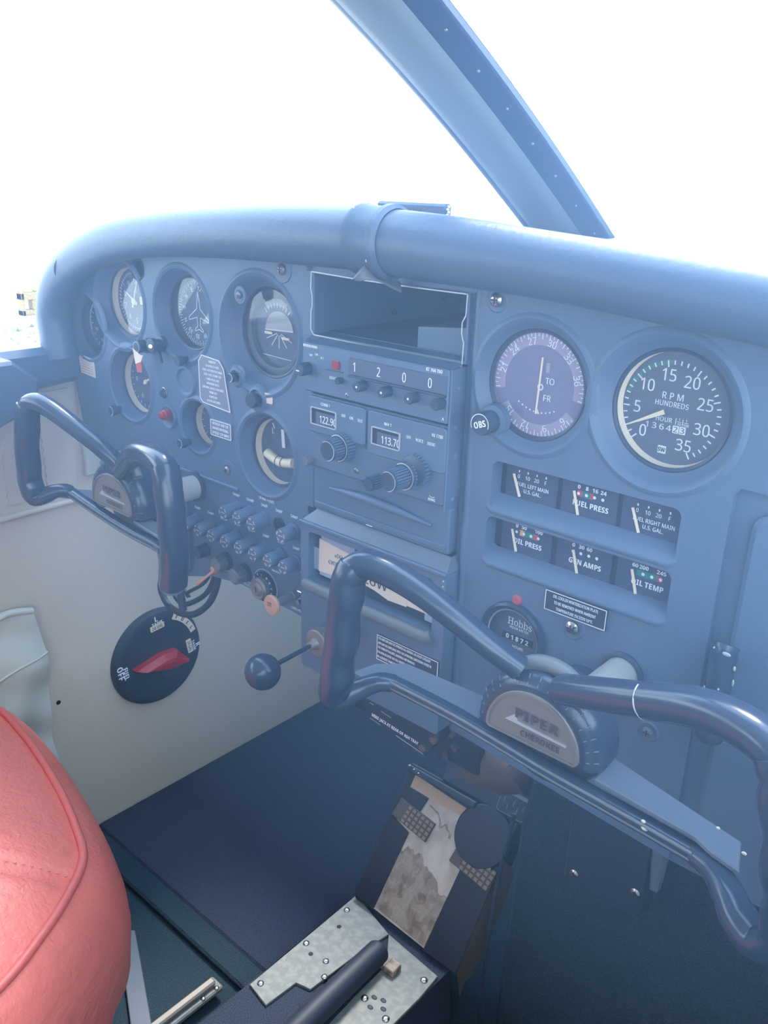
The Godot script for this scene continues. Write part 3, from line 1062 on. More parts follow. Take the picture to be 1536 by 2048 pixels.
func build_flight_gauges() -> void:
	var zd := -0.0225
	# leftmost, half hidden
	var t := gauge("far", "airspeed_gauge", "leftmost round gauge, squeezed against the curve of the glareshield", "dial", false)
	var c := Vector2(GAUGES.far[0], GAUGES.far[1])
	var st := new_st()
	for i in 24:
		tick(st, c, TAU * i / 24.0, 0.0255 if i % 2 else 0.0235, 0.029, 0.0007, zd)
	for i in 6:
		text(st, str(40 + i * 30), 0.0042, Vector3(c.x + cos(2.2 - i) * 0.019, c.y + sin(2.2 - i) * 0.019, zd))
	part("print", st, "print", t)
	needle(t, c, 1.9, 0.006, 0.024, 0.0022, 0.0008, zd + 0.002, "print", 0.0035)
	# airspeed gauge with the cream ring
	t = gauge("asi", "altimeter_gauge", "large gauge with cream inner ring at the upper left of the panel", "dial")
	c = Vector2(GAUGES.asi[0], GAUGES.asi[1])
	st = new_st()
	arc(st, c, 0.0312, 0.0318, 0, TAU, zd, 60)
	for i in 50:
		tick(st, c, TAU * i / 50.0, 0.0295 if i % 5 else 0.0270, 0.0340, 0.0007, zd)
	for i in 10:
		var a := PI / 2 - TAU * i / 10.0
		text(st, str(i), 0.0062, Vector3(c.x + cos(a) * 0.0225, c.y + sin(a) * 0.0225, zd))
	text(st, "ALT", 0.003, Vector3(c.x, c.y + 0.010, zd))
	part("print", st, "print", t)
	st = new_st()
	span(st, Vector3(c.x + 0.008, c.y - 0.003, zd), Vector3(c.x + 0.018, c.y + 0.006, zd + 0.0003))
	part("pressure_window", st, "print", t)
	needle(t, c, 1.2, 0.008, 0.029, 0.0026, 0.0008, zd + 0.003, "print", 0.004)
	needle(t, c, 2.6, 0.006, 0.018, 0.004, 0.001, zd + 0.0022, "print")
	# direction gauge with an aeroplane outline
	t = gauge("dg", "heading_gauge", "round heading gauge with an aeroplane outline on its face", "dial", false)
	c = Vector2(GAUGES.dg[0], GAUGES.dg[1])
	st = new_st()
	for i in 72:
		tick(st, c, TAU * i / 72.0, 0.0315 if i % 2 else 0.0295, 0.0350, 0.0007, zd)
	var marks := ["12", "15", "S", "21", "24", "W", "30", "33", "N", "3", "6", "E"]
	for i in 12:
		var a := PI / 2 - 0.12 - TAU * i / 12.0
		text(st, marks[i], 0.0048, Vector3(c.x + cos(a) * 0.0255, c.y + sin(a) * 0.0255, zd), a - PI / 2)
	var plane := [Vector2(0, 0.022), Vector2(0.0022, 0.010), Vector2(0.003, 0.004), Vector2(0.017, -0.006), Vector2(0.017, -0.009), Vector2(0.003, -0.005), Vector2(0.002, -0.014), Vector2(0.007, -0.018), Vector2(0.007, -0.020), Vector2(0, -0.0175)]
	var full := plane.duplicate()
	for i in range(plane.size() - 2, 0, -1):
		full.append(Vector2(-plane[i].x, plane[i].y))
	for i in full.size():
		line(st, c + full[i], c + full[(i + 1) % full.size()], 0.0008, zd + 0.0004)
	part("print", st, "print", t)
	adjust_knob(t, c.x + 0.004, c.y - 0.047, 0.0055, 0.012, false)
	# attitude gauge in the big well
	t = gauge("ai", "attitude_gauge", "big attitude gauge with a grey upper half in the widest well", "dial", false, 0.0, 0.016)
	zd = -0.0255
	c = Vector2(GAUGES.ai[0], GAUGES.ai[1])
	st = new_st()
	lathe(st, [Vector2(0.043, zd + 0.006), Vector2(0.040, zd + 0.0065), Vector2(0.0345, zd + 0.0055), Vector2(0.033, zd + 0.001)], 56, xz(c.x, c.y, 0))
	part("mask_ring", st, "knob", t)
	var pts := PackedVector2Array()
	for i in 21:
		var a := 0.10 + (PI - 0.10) * i / 20.0
		pts.append(c + Vector2(0.002, 0.0) + Vector2(cos(a), sin(a)) * 0.0205)
	st = new_st()
	prism(st, pts, zd, zd + 0.001)
	part("sky_half", st, "grey_sky", t)
	st = new_st()
	pts = PackedVector2Array()
	for i in 13:
		var a := 1.1 + 1.1 * i / 12.0
		pts.append(c + Vector2(cos(a), sin(a)) * 0.0325)
	for i in 13:
		var a := 2.2 - 1.1 * i / 12.0
		pts.append(c + Vector2(cos(a), sin(a)) * 0.0255)
	prism(st, pts, zd, zd + 0.0008)
	part("bank_scale", st, "grey_sky", t)
	st = new_st()
	for i in 9:
		tick(st, c, deg_to_rad(50 + 10 * i), 0.0235, 0.0285, 0.0008, zd + 0.0012)
	for a in [[-0.4, 0.02], [-0.9, 0.018], [-1.57, 0.016], [-2.25, 0.018], [-2.75, 0.02]]:
		tick(st, c + Vector2(0.002, 0.0), a[0], 0.003, a[1], 0.0007, zd + 0.0012)
	line(st, c + Vector2(-0.0185, 0.001), c + Vector2(0.0225, 0.003), 0.0007, zd + 0.0012)
	line(st, c + Vector2(-0.026, -0.024), c + Vector2(0.024, -0.0255), 0.0006, zd + 0.0012)
	part("print", st, "print", t)
	st = new_st()
	for b in [[-0.017, -0.006, -0.0015, -0.0035], [0.008, 0.019, -0.0045, -0.0025]]:
		prism(st, rrect(c.x + b[0], c.y + b[2] - 0.0012, c.x + b[1], c.y + b[2] + 0.0012, 0.0008, 2), zd + 0.0025, zd + 0.0035)
	part("aircraft_bar", st, "cream", t)
	adjust_knob(t, -0.1545, 0.7300, 0.0075, 0.011, false)
	adjust_knob(t, -0.186, 0.7475, 0.0050, 0.010)
	st = new_st()
	prism(st, rrect(-0.1445, 0.7285, -0.1325, 0.7385, 0.001, 2), 0.0005, 0.0012)
	part("sticker", st, "paper", t, "tiny paper sticker at the foot of the well")
	# second row
	zd = -0.0225
	t = gauge("clock", "vacuum_gauge", "gauge with cream ring under the altimeter, its pointer at seven", "dial")
	c = Vector2(GAUGES.clock[0], GAUGES.clock[1])
	st = new_st()
	var nn := ["4", "3", "2", "1", "6", "8"]
	for i in 6:
		var a := PI / 2 - TAU * i / 6.0 + 0.5
		text(st, nn[i], 0.0055, Vector3(c.x + cos(a) * 0.021, c.y + sin(a) * 0.021, zd))
	for i in 24:
		tick(st, c, TAU * i / 24.0, 0.0290, 0.0325, 0.0007, zd)
	part("print", st, "print", t)
	needle(t, c, 0.55, 0.005, 0.020, 0.0026, 0.0016, zd + 0.002, "cream", 0.003)
	adjust_knob(t, -0.4095, 0.6715, 0.0062, 0.012)
	t = gauge("small", "suction_gauge", "small cream-ringed gauge beside the lower left placard", "dial")
	c = Vector2(GAUGES.small[0], GAUGES.small[1])
	st = new_st()
	for i in 16:
		tick(st, c, TAU * i / 16.0, 0.0185, 0.0215, 0.0006, zd)
	text(st, "5", 0.0045, Vector3(c.x + 0.002, c.y + 0.004, zd))
	line(st, c + Vector2(-0.006, 0.000), c + Vector2(0.008, 0.001), 0.0006, zd)
	part("print", st, "print", t)
	needle(t, c + Vector2(0.006, 0.002), 1.9, 0.0, 0.013, 0.0018, 0.0012, zd + 0.002, "cream")
	needle(t, c + Vector2(0.010, -0.004), -1.75, 0.0, 0.011, 0.0018, 0.0012, zd + 0.002, "cream")
	adjust_knob(t, -0.2745, 0.6605, 0.0055, 0.012)
	t = gauge("turn", "turn_gauge", "turn and slip gauge with a pale glass tube across its face", "dial")
	c = Vector2(GAUGES.turn[0], GAUGES.turn[1])
	st = new_st()
	text(st, "L", 0.006, Vector3(c.x - 0.014, c.y + 0.018, zd))
	text(st, "R", 0.006, Vector3(c.x + 0.017, c.y + 0.018, zd))
	for a in [2.1, 1.57, 1.04]:
		tick(st, c, a, 0.024, 0.030, 0.0016, zd)
	part("print", st, "print", t)
	needle(t, c + Vector2(0.004, 0.004), 1.65, 0.0, 0.019, 0.0045, 0.0042, zd + 0.002, "print")
	st = new_st()
	sweep(st, catmull([Vector3(c.x - 0.020, c.y - 0.006, zd + 0.004), Vector3(c.x, c.y - 0.011, zd + 0.005), Vector3(c.x + 0.020, c.y - 0.0085, zd + 0.004)], 6), [0.0050], 12, Vector3(0, 0, 1))
	var tube := part("slip_tube", st, "cream", t)
	for x in [-0.004, 0.004]:
		st = new_st()
		lathe(st, [Vector2(0.0053, -0.0006), Vector2(0.0055, 0.0), Vector2(0.0053, 0.0006)], 16, Transform3D(Basis(Vector3(0, 1, 0), Vector3(0, 0, 1), Vector3(1, 0, 0)), Vector3(c.x + x + 0.002, c.y - 0.0108, zd + 0.0048)))
		part("tube_wire", st, "ink", tube)
	# engine side round gauges
	build_vor()
	build_tach()


func build_vor() -> void:
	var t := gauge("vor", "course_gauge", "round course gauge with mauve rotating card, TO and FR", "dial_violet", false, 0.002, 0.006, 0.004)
	var c := Vector2(GAUGES.vor[0], GAUGES.vor[1])
	var zd := 0.002 - 0.006 - 0.0038
	var st := new_st()
	for s in [[deg_to_rad(-12), deg_to_rad(192)], [deg_to_rad(212), deg_to_rad(328)]]:
		arc(st, c, 0.0300, 0.0392, s[0], s[1], zd, 40)
	part("compass_card", st, "dial_pink", t, "mauve rotating compass card")
	st = new_st()
	var z := zd + 0.0003
	for i in 72:
		var a := TAU * i / 72.0
		var d := fposmod(rad_to_deg(a), 360.0)
		if (d > 192 and d < 212) or (d > 328 and d < 348):
			continue
		tick(st, c, a, 0.0365 if i % 2 else 0.0345, 0.0388, 0.0007, z)
	var n0 := 28.5
	for v in range(3, 37, 3):
		var a := PI / 2 - (v - n0) * TAU / 36.0
		var d := fposmod(rad_to_deg(a), 360.0)
		if (d > 190 and d < 213) or (d > 327 and d < 349):
			continue
		text(st, str(v), 0.0052, Vector3(c.x + cos(a) * 0.0330, c.y + sin(a) * 0.0330, z), a - PI / 2)
	part("print", st, "print", t)
	st = new_st()
	text(st, "TO", 0.0046, Vector3(c.x + 0.0095, c.y + 0.0045, z), 0.0, 1.0, 0.5)
	text(st, "FR", 0.0046, Vector3(c.x + 0.0085, c.y - 0.0085, z), 0.0, 1.0, 0.5)
	for i in 10:
		if i == 5:
			continue
		var u := (i - 4.6) / 4.6
		lathe(st, [Vector2(0.0007, z), Vector2(0.0, z + 0.0002)], 8, xz(c.x + u * 0.0160, c.y - 0.0205 + 0.0045 * u * u - 0.001 * u, 0))
	arc(st, c + Vector2(0.0018, -0.001), 0.0014, 0.0026, 0, TAU, z, 20)
	part("scale_print", st, "print", t)
	st = new_st()
	span(st, Vector3(c.x + 0.0055, c.y + 0.0105, z), Vector3(c.x + 0.0085, c.y + 0.018, z + 0.0004))
	part("flag_window", st, "dial_pink", t)
	needle(t, c + Vector2(0.0006, -0.0215), 1.53, 0.0, 0.0430, 0.0013, 0.0013, z + 0.001, "cream")
	st = new_st()
	prism(st, PackedVector2Array([c + Vector2(-0.0006, -0.0215), c + Vector2(0.0032, -0.0215), c + Vector2(0.0012, -0.0180)]), z, z + 0.0006)
	part("index_mark", st, "cream", t)
	# course selector knob at the lower left
	st = new_st()
	var kx := xz(0.1265, 0.7635, 0)
	lathe(st, [Vector2(0.0130, -0.004), Vector2(0.0125, 0.003), Vector2(0.0095, 0.0045), Vector2(0.0, 0.0045)], 28, kx)
	part("knob_socket", st, "panel", t)
	st = new_st()
	lathe(st, [Vector2(0.0085, 0.002), Vector2(0.0092, 0.006), Vector2(0.0092, 0.017), Vector2(0.0084, 0.0185), Vector2(0.0, 0.0187)], 28, kx)
	var k := part("selector_knob", st, "knob", t, "course selector knob lettered OBS")
	st = new_st()
	arc(st, Vector2(0.1265, 0.7635), 0.0078, 0.0084, -0.3, PI * 1.15, 0.0190, 24)
	text(st, "OBS", 0.0050, Vector3(0.1265, 0.7635, 0.0188), 0.35, 0.85, 0.5, true)
	part("lettering", st, "print", k)


func build_tach() -> void:
	var t := gauge("tach", "tachometer", "tachometer lettered RPM HUNDREDS with its pointer resting near zero", "dial", true, 0.002, 0.011, 0.010)
	var c := Vector2(GAUGES.tach[0] - 0.0035, GAUGES.tach[1] - 0.0025)
	var zd := 0.002 - 0.011 - 0.0098
	var st := new_st()
	for i in 36:
		var a := deg_to_rad(222.0 - 282.0 * i / 35.0)
		tick(st, c, a, 0.0322 if i % 5 else 0.0305, 0.0352, 0.0010, zd + 0.0003)
	for i in 8:
		var a := deg_to_rad(222.0 - 40.3 * i)
		text(st, str(i * 5), 0.0082, Vector3(c.x + cos(a) * 0.0248, c.y + sin(a) * 0.0252, zd), 0.0, 0.95)
	text(st, "R P M", 0.0046, Vector3(c.x, c.y + 0.0105, zd))
	text(st, "HUNDREDS", 0.0036, Vector3(c.x, c.y + 0.0050, zd), 0.0, 0.95)
	text(st, "HOUR", 0.0032, Vector3(c.x - 0.0040, c.y - 0.0062, zd))
	for d in [["1", -0.0160], ["3", -0.0105], ["6", -0.0050], ["4", 0.0002]]:
		text(st, d[0], 0.0040, Vector3(c.x + d[1], c.y - 0.0118, zd), 0.0, 1.25)
	for d in [[0.0048, "10"], [0.0098, "100"]]:
		span(st, Vector3(c.x + d[0] - 0.0004, c.y - 0.0085, zd), Vector3(c.x + d[0], c.y - 0.0040, zd + 0.0003))
		text(st, "1", 0.0018, Vector3(c.x + d[0] + 0.0022, c.y - 0.0045, zd))
		span(st, Vector3(c.x + d[0] + 0.0008, c.y - 0.0063, zd), Vector3(c.x + d[0] + 0.0038, c.y - 0.0060, zd + 0.0003))
		text(st, d[1], 0.0018, Vector3(c.x + d[0] + 0.0024, c.y - 0.0078, zd))
	prism(st, rrect(c.x - 0.0055, c.y - 0.0305, c.x + 0.0005, c.y - 0.0250, 0.0003, 2), zd, zd + 0.0003)
	for x in [0.0053, 0.0102]:
		prism(st, rrect(c.x + x - 0.0022, c.y - 0.0145, c.x + x + 0.0022, c.y - 0.0092, 0.0003, 2), zd, zd + 0.0003)
	part("print", st, "print", t)
	st = new_st()
	text(st, "SW", 0.0030, Vector3(c.x - 0.0025, c.y - 0.0277, zd + 0.0004), 0.0, 0.9, 0.5, true)
	text(st, "2", 0.0038, Vector3(c.x + 0.0053, c.y - 0.0118, zd + 0.0004), 0.0, 1.2)
	text(st, "3", 0.0038, Vector3(c.x + 0.0102, c.y - 0.0118, zd + 0.0004), 0.0, 1.2)
	part("dark_print", st, "ink", t)
	st = new_st()
	arc(st, c, 0.0325, 0.0352, deg_to_rad(95), deg_to_rad(165), zd + 0.0001, 24)
	part("green_band", st, "green", t)
	needle(t, c + Vector2(-0.0035, -0.0005), deg_to_rad(208), 0.0, 0.0275, 0.0034, 0.0010, zd + 0.0025, "cream")


# ---------------------------------------------------------------- fuses, switches, placards on the left
func placard(called: String, label: String, poly: PackedVector2Array, z: float, lines: Array, h: float, c: Vector2, step: float, face := "placard", edge := 0.0009, squeeze := 0.8, align := 0.5) -> Node3D:
	var t := thing(called, label, "placard", Vector3(c.x, c.y, z))
	var st := new_st()
	prism(st, poly, z - 0.0005, z + 0.0008, 0.0003)
	part("plate", st, face, t)
	st = new_st()
	var p := poly
	if area2(p) < 0.0:
		p = p.duplicate()
		p.reverse()
	frame(st, inset(p, 0.0003), inset(p, edge + 0.0003), z + 0.0007, z + 0.0010)
	part("border", st, "print", t)
	st = new_st()
	for i in lines.size():
		text(st, lines[i], h, Vector3(c.x, c.y + step * ((lines.size() - 1) * 0.5 - i), z + 0.0008), 0.0, squeeze, align)
	part("lettering", st, "print", t)
	return t


func build_switches() -> void:
	placard("takeoff_placard", "grey takeoff checklist placard with clipped corners beside the heading gauge", PackedVector2Array([Vector2(-0.2420, 0.7620), Vector2(-0.2130, 0.7600), Vector2(-0.2055, 0.7520), Vector2(-0.1970, 0.7075), Vector2(-0.2430, 0.7105), Vector2(-0.2480, 0.7150), Vector2(-0.2480, 0.7550)]), 0.0008,
		["TAKEOFF", "CONTROLS FREE", "FUEL ON PROPER TANK", "ELEC FUEL PUMP ON", "CARB HEAT OFF", "MIXTURE RICH", "ENGINE GAGES CHECKED", "TRIM SET", "FLAPS SET", "DOOR LATCHED"], 0.0022, Vector2(-0.2245, 0.7355), 0.0046, "placard", 0.0009, 1.0)
	placard("speed_placard", "small grey speed placard under the takeoff checklist", rrect(-0.2320, 0.6775, -0.1975, 0.6955, 0.0012, 2), 0.0008, ["ROUGH AIR OR", "MANEUVERING", "SPEED 129 MPH"], 0.0028, Vector2(-0.2148, 0.6865), 0.0050, "placard", 0.0008, 1.0)
	# paper sticker below the leftmost gauge
	var t := thing("paper_sticker", "cream ruled paper sticker under the leftmost gauge", "sticker", Vector3(-0.473, 0.70, 0.001))
	var st := new_st()
	prism(st, PackedVector2Array([Vector2(-0.4910, 0.7270), Vector2(-0.4570, 0.7240), Vector2(-0.4565, 0.7020), Vector2(-0.4880, 0.7040)]), 0.0002, 0.0012)
	part("paper", st, "paper", t)
	st = new_st()
	for i in 6:
		line(st, Vector2(-0.4870, 0.7225 - i * 0.0032), Vector2(-0.4600, 0.7205 - i * 0.0030), 0.0004, 0.0014)
	part("ruling", st, "worn", t)
	# key and torn tag hanging at the round lock
	t = thing("tagged_key", "keyed round lock with a torn white and red tag between the gauges", "key", Vector3(-0.3375, 0.757, 0.0))
	st = new_st()
	lathe(st, [Vector2(0.0085, -0.001), Vector2(0.008, 0.006), Vector2(0.0070, 0.0065), Vector2(0.0070, 0.016), Vector2(0.0060, 0.017), Vector2(0.0, 0.017)], 24, xz(-0.3375, 0.7580, 0))
	part("lock_barrel", st, "knob", t)
	st = new_st()
	arc(st, Vector2(-0.3375, 0.7580), 0.0048, 0.0060, 0, TAU, 0.0173, 28)
	part("lock_ring", st, "chrome", t)
	st = new_st()
	prism(st, PackedVector2Array([Vector2(-0.3430, 0.7555), Vector2(-0.3285, 0.7500), Vector2(-0.3245, 0.7510), Vector2(-0.3290, 0.7430), Vector2(-0.3400, 0.7390)]), 0.0176, 0.0182)
	part("tag_white", st, "paper", t)
	st = new_st()
	prism(st, PackedVector2Array([Vector2(-0.3400, 0.7392), Vector2(-0.3285, 0.7435), Vector2(-0.3290, 0.7310), Vector2(-0.3385, 0.7300)]), 0.0172, 0.0178)
	part("tag_red", st, "red_print", t)
	# toggle with nut to its right
	t = thing("lock_switch", "black key switch with ribbed collar beside the tagged key", "switch", Vector3(-0.3135, 0.762, 0))
	st = new_st()
	lathe(st, [Vector2(0.0085, -0.001), Vector2(0.0085, 0.004), Vector2(0.006, 0.0045), Vector2(0.006, 0.010), Vector2(0.0075, 0.011), Vector2(0.0075, 0.016), Vector2(0.0, 0.0165)], 20, xz(-0.3120, 0.7630, 0))
	part("collar", st, "knob", t)
	st = new_st()
	rod(st, Vector3(-0.3120, 0.7630, 0.014), Vector3(-0.3030, 0.7640, 0.022), 0.0022)
	part("lever", st, "chrome", t)
	st = new_st()
	rod(st, Vector3(-0.3110, 0.7560, 0.006), Vector3(-0.3080, 0.7430, 0.005), 0.0014)
	part("wire", st, "dark", t)
	# red press button in its dish, chrome stud over it
	t = thing("red_button", "ruby red warning lamp in a round dish on the left of the panel", "lamp", Vector3(-0.3095, 0.684, 0))
	st = new_st()
	lathe(st, [Vector2(0.0135, -0.0005), Vector2(0.0125, 0.0016), Vector2(0.0105, 0.0008), Vector2(0.0085, -0.0005), Vector2(0.0, -0.0005)], 28, xz(-0.3085, 0.6820, 0.001))
	part("dish", st, "panel", t)
	st = new_st()
	lathe(st, [Vector2(0.0062, 0.0), Vector2(0.0062, 0.006), Vector2(0.0048, 0.0075), Vector2(0.0048, 0.009), Vector2(0.0030, 0.0115), Vector2(0.0, 0.012)], 20, xz(-0.3085, 0.6850, 0.001))
	part("lens", st, "red", t)
	t = thing("chrome_stud", "small chrome dome stud above the red lamp", "stud", Vector3(-0.3145, 0.708, 0))
	st = new_st()
	lathe(st, [Vector2(0.0062, -0.0005), Vector2(0.0058, 0.002), Vector2(0.0035, 0.0048), Vector2(0.0, 0.0055)], 20, xz(-0.3145, 0.7080, 0))
	part("dome", st, "knob", t)
	st = new_st()
	lathe(st, [Vector2(0.0066, -0.0005), Vector2(0.0066, 0.0012), Vector2(0.0060, 0.0016)], 20, xz(-0.3145, 0.7080, 0))
	part("ring", st, "steel", t)

	# fuse caps, two rows
	var amps := ["10AMP", "10AMP", "5AMP", "5AMP", "5AMP"]
	var ord := ["first", "second", "third", "fourth", "fifth", "sixth", "seventh", "eighth"]
	for i in 5:
		var x := -0.1940 + i * 0.02265
		fuse(x, 0.6035, i == 3, "%s fuse cap from the left in the short upper row" % ord[i] if i != 3 else "empty fuse hole in the short upper row", amps[i], "fuses of the upper row")
	var amps2 := ["5AMP", "15AMP", "10AMP", "5AMP", "10AMP", "5AMP", "5AMP", "5AMP"]
	for i in 8:
		fuse(-0.2635 + i * 0.02325, 0.5700, false, "%s fuse cap from the left in the long lower row" % ord[i], amps2[i], "fuses of the lower row")
	st = new_st()
	text(st, "SPARE FUSES", 0.0030, Vector3(-0.1450, 0.6262, 0.0002), 0.0, 0.95)
	part("engraved_words", st, "print", panel, "white engraved heading above the upper fuses")
	# knobs under the fuses
	knob_switch("push_button", "small black push knob at the far left under the fuses", -0.2520, 0.5375, 0.0068, 0.014, "knob")
	knob_switch("dimmer_knob", "grey ribbed knob left of the key switch", -0.2150, 0.5355, 0.0088, 0.018, "worn")
	knob_switch("dimmer_knob", "grey ribbed knob next to the key switch", -0.1830, 0.5320, 0.0088, 0.018, "worn")
	# amber lever under the left knob
	t = thing("amber_toggle", "amber tipped toggle below the left grey knob", "switch", Vector3(-0.225, 0.526, 0.01))
	st = new_st()
	sweep(st, catmull([Vector3(-0.2180, 0.5290, 0.012), Vector3(-0.2160, 0.5270, 0.022), Vector3(-0.2190, 0.5210, 0.030), Vector3(-0.2270, 0.5130, 0.033)], 4), [0.0062, 0.0066, 0.0055, 0.0015], 12, Vector3(0, 0, 1))
	part("lever", st, "amber", t)
	st = new_st()
	lathe(st, [Vector2(0.006, 0), Vector2(0.006, 0.008), Vector2(0.004, 0.010), Vector2(0, 0.010)], 16, xz(-0.2230, 0.5305, 0))
	part("base", st, "knob", t)
	# ignition lock
	t = thing("ignition_lock", "round chrome ignition lock with BOTH lettered on its dial", "ignition lock", Vector3(-0.150, 0.527, 0))
	var kx := xz(-0.1500, 0.5265, 0)
	st = new_st()
	lathe(st, [Vector2(0.0165, 0.0), Vector2(0.0165, 0.004), Vector2(0.0150, 0.0048), Vector2(0.0095, 0.0048)], 36, kx)
	part("escutcheon", st, "dark", t)
	st = new_st()
	lathe(st, [Vector2(0.0120, 0.004), Vector2(0.0125, 0.010), Vector2(0.0108, 0.0125), Vector2(0.0078, 0.0115), Vector2(0.0070, 0.0125), Vector2(0.0052, 0.0140), Vector2(0.0040, 0.0135), Vector2(0.0, 0.0135)], 36, kx)
	var cy := part("cylinder", st, "emblem", t)
	st = new_st()
	span(st, Vector3(-0.1506, 0.5232, 0.0134), Vector3(-0.1494, 0.5298, 0.0138))
	part("keyhole", st, "ink", cy)
	st = new_st()
	var wd := "BOTH"
	for i in 4:
		var a := deg_to_rad(60.0 - 24.0 * i)
		text(st, wd[i], 0.0026, Vector3(-0.1500 + cos(a) * 0.0147, 0.5265 + sin(a) * 0.0147, 0.0046), a - PI / 2, 1.0, 0.5, true)
	for q in [["OFF", 150.0], ["R", 118.0], ["L", 92.0]]:
		var a := deg_to_rad(q[1])
		text(st, q[0], 0.0022, Vector3(-0.1500 + cos(a) * 0.0147, 0.5265 + sin(a) * 0.0147, 0.0046), a - PI / 2)
	part("lettering", st, "print", t)
	st = new_st()
	arc(st, Vector2(-0.150, 0.5265), 0.0188, 0.0193, -0.9, 2.6, 0.0003, 30)
	part("outline", st, "print", t)
	# beacon lettering under the knobs
	st = new_st()
	text(st, "ROTATING", 0.0026, Vector3(-0.1800, 0.5215, 0.0002), 0.0, 0.95)
	text(st, "BEACON", 0.0026, Vector3(-0.1790, 0.5180, 0.0002), 0.0, 0.95)
	text(st, "CARB.HEAT", 0.0028, Vector3(-0.1000, 0.5165, 0.0002), 0.0, 0.95)
	text(st, "MASTER", 0.0022, Vector3(-0.2150, 0.5240, 0.0002), 0.0, 0.95)
	text(st, "MAGNETO", 0.0022, Vector3(-0.1320, 0.5495, 0.0002), 0.0, 0.95)
	part("engraved_words", st, "print", panel, "white engraved words along the bottom edge of the fuse panel")
	# cream pull knob on its stalk
	t = thing("pull_knob", "cream mushroom-headed pull knob standing out beneath the fuses", "knob", Vector3(-0.104, 0.531, 0))
	st = new_st()
	lathe(st, [Vector2(0.0060, -0.001), Vector2(0.0060, 0.006), Vector2(0.0045, 0.007), Vector2(0.0042, 0.024), Vector2(0.0065, 0.029)], 20, xz(-0.1020, 0.5330, 0))
	part("stalk", st, "worn", t)
	st = new_st()
	lathe(st, [Vector2(0.0050, 0.028), Vector2(0.0098, 0.0305), Vector2(0.0108, 0.0330), Vector2(0.0098, 0.0352), Vector2(0.0, 0.0362)], 28, xz(-0.1020, 0.5330, 0))
	part("head", st, "tan_knob", t)
	st = new_st()
	text(st, "CARB", 0.0018, Vector3(-0.1020, 0.5362, 0.0363))
	text(st, "HEAT", 0.0018, Vector3(-0.1020, 0.5335, 0.0363))
	part("lettering", st, "worn", t)
	t = thing("chrome_toggle", "little chrome toggle bracket beside the cream pull knob", "switch", Vector3(-0.090, 0.54, 0))
	st = new_st()
	span(st, Vector3(-0.0930, 0.5380, -0.001), Vector3(-0.0850, 0.5440, 0.008), 0.001)
	rod(st, Vector3(-0.0830, 0.5360, 0.0), Vector3(-0.0860, 0.5350, 0.013), 0.003)
	part("bracket", st, "chrome", t)
	# two dome screws at the panel's lower corner
	t = thing("corner_plate", "small black corner plate with two bright dome screws left of the throttle", "plate", Vector3(-0.063, 0.515, 0))
	st = new_st()
	prism(st, rrect(-0.0800, 0.5080, -0.0400, 0.5520, 0.003, 3), -0.002, 0.0015, 0.0005)
	part("plate", st, "panel", t)
	for p in [[-0.0705, 0.5200], [-0.0560, 0.5185]]:
		st = new_st()
		ball(st, Vector3(p[0], p[1], 0.0015), Vector3(0.0034, 0.0034, 0.0022), 12)
		part("screw", st, "chrome", t)


func knob_switch(called: String, label: String, x: float, y: float, r: float, l: float, material: String) -> void:
	var t := thing(called, label, "knob", Vector3(x, y, 0))
	var st := new_st()
	lathe(st, [Vector2(r * 1.25, -0.0005), Vector2(r * 1.2, 0.003), Vector2(r * 0.8, 0.0035), Vector2(r * 0.8, 0.006)], 24, xz(x, y, 0))
	part("collar", st, "knob", t)
	st = new_st()
	for k in 24:
		var a := TAU * k / 24.0
		box(st, Vector3(r, 0, l * 0.6), Vector3(r * 0.14, r * 0.14, l * 0.6), 0.0, Transform3D(Basis(Vector3(0, 0, 1), a), Vector3(x, y, 0)))
	lathe(st, [Vector2(r * 0.95, 0.005), Vector2(r * 0.95, l * 0.94), Vector2(r * 0.8, l), Vector2(0.0, l)], 24, xz(x, y, 0))
	part("cap", st, material, t)


func fuse(x: float, y: float, empty: bool, label: String, amp: String, group: String) -> void:
	var t := thing("fuse_socket" if empty else "panel_fuse", label, "fuse", Vector3(x, y, 0), group)
	var st := new_st()
	if empty:
		lathe(st, [Vector2(0.0088, -0.0005), Vector2(0.0088, 0.0012), Vector2(0.0075, 0.0016), Vector2(0.0068, 0.0008), Vector2(0.0068, -0.008)], 24, xz(x, y, 0))
		part("rim", st, "knob", t)
		st = new_st()
		lathe(st, [Vector2(0.0069, 0.0006), Vector2(0.0, 0.0006)], 24, xz(x, y, 0))
		part("hole", st, "ink", t)
	else:
		lathe(st, [Vector2(0.0092, -0.0005), Vector2(0.0092, 0.003), Vector2(0.0078, 0.0036), Vector2(0.0078, 0.0175), Vector2(0.0070, 0.0190), Vector2(0.0, 0.0190)], 24, xz(x, y, 0))
		part("body", st, "radio", t)
		st = new_st()
		for k in 5:
			var a := TAU * k / 5.0 + x * 50.0
			arc(st, Vector2(x, y), 0.0046, 0.0064, a, a + 0.7, 0.0193, 5)
		box(st, Vector3(x, y, 0.0191), Vector3(0.0060, 0.0011, 0.0004))
		part("cap_marking", st, "bare_edge", t)
	st = new_st()
	text(st, amp, 0.0030, Vector3(x, y + 0.0155, 0.0002), 0.0, 0.95)
	part("lettering", st, "print", t)


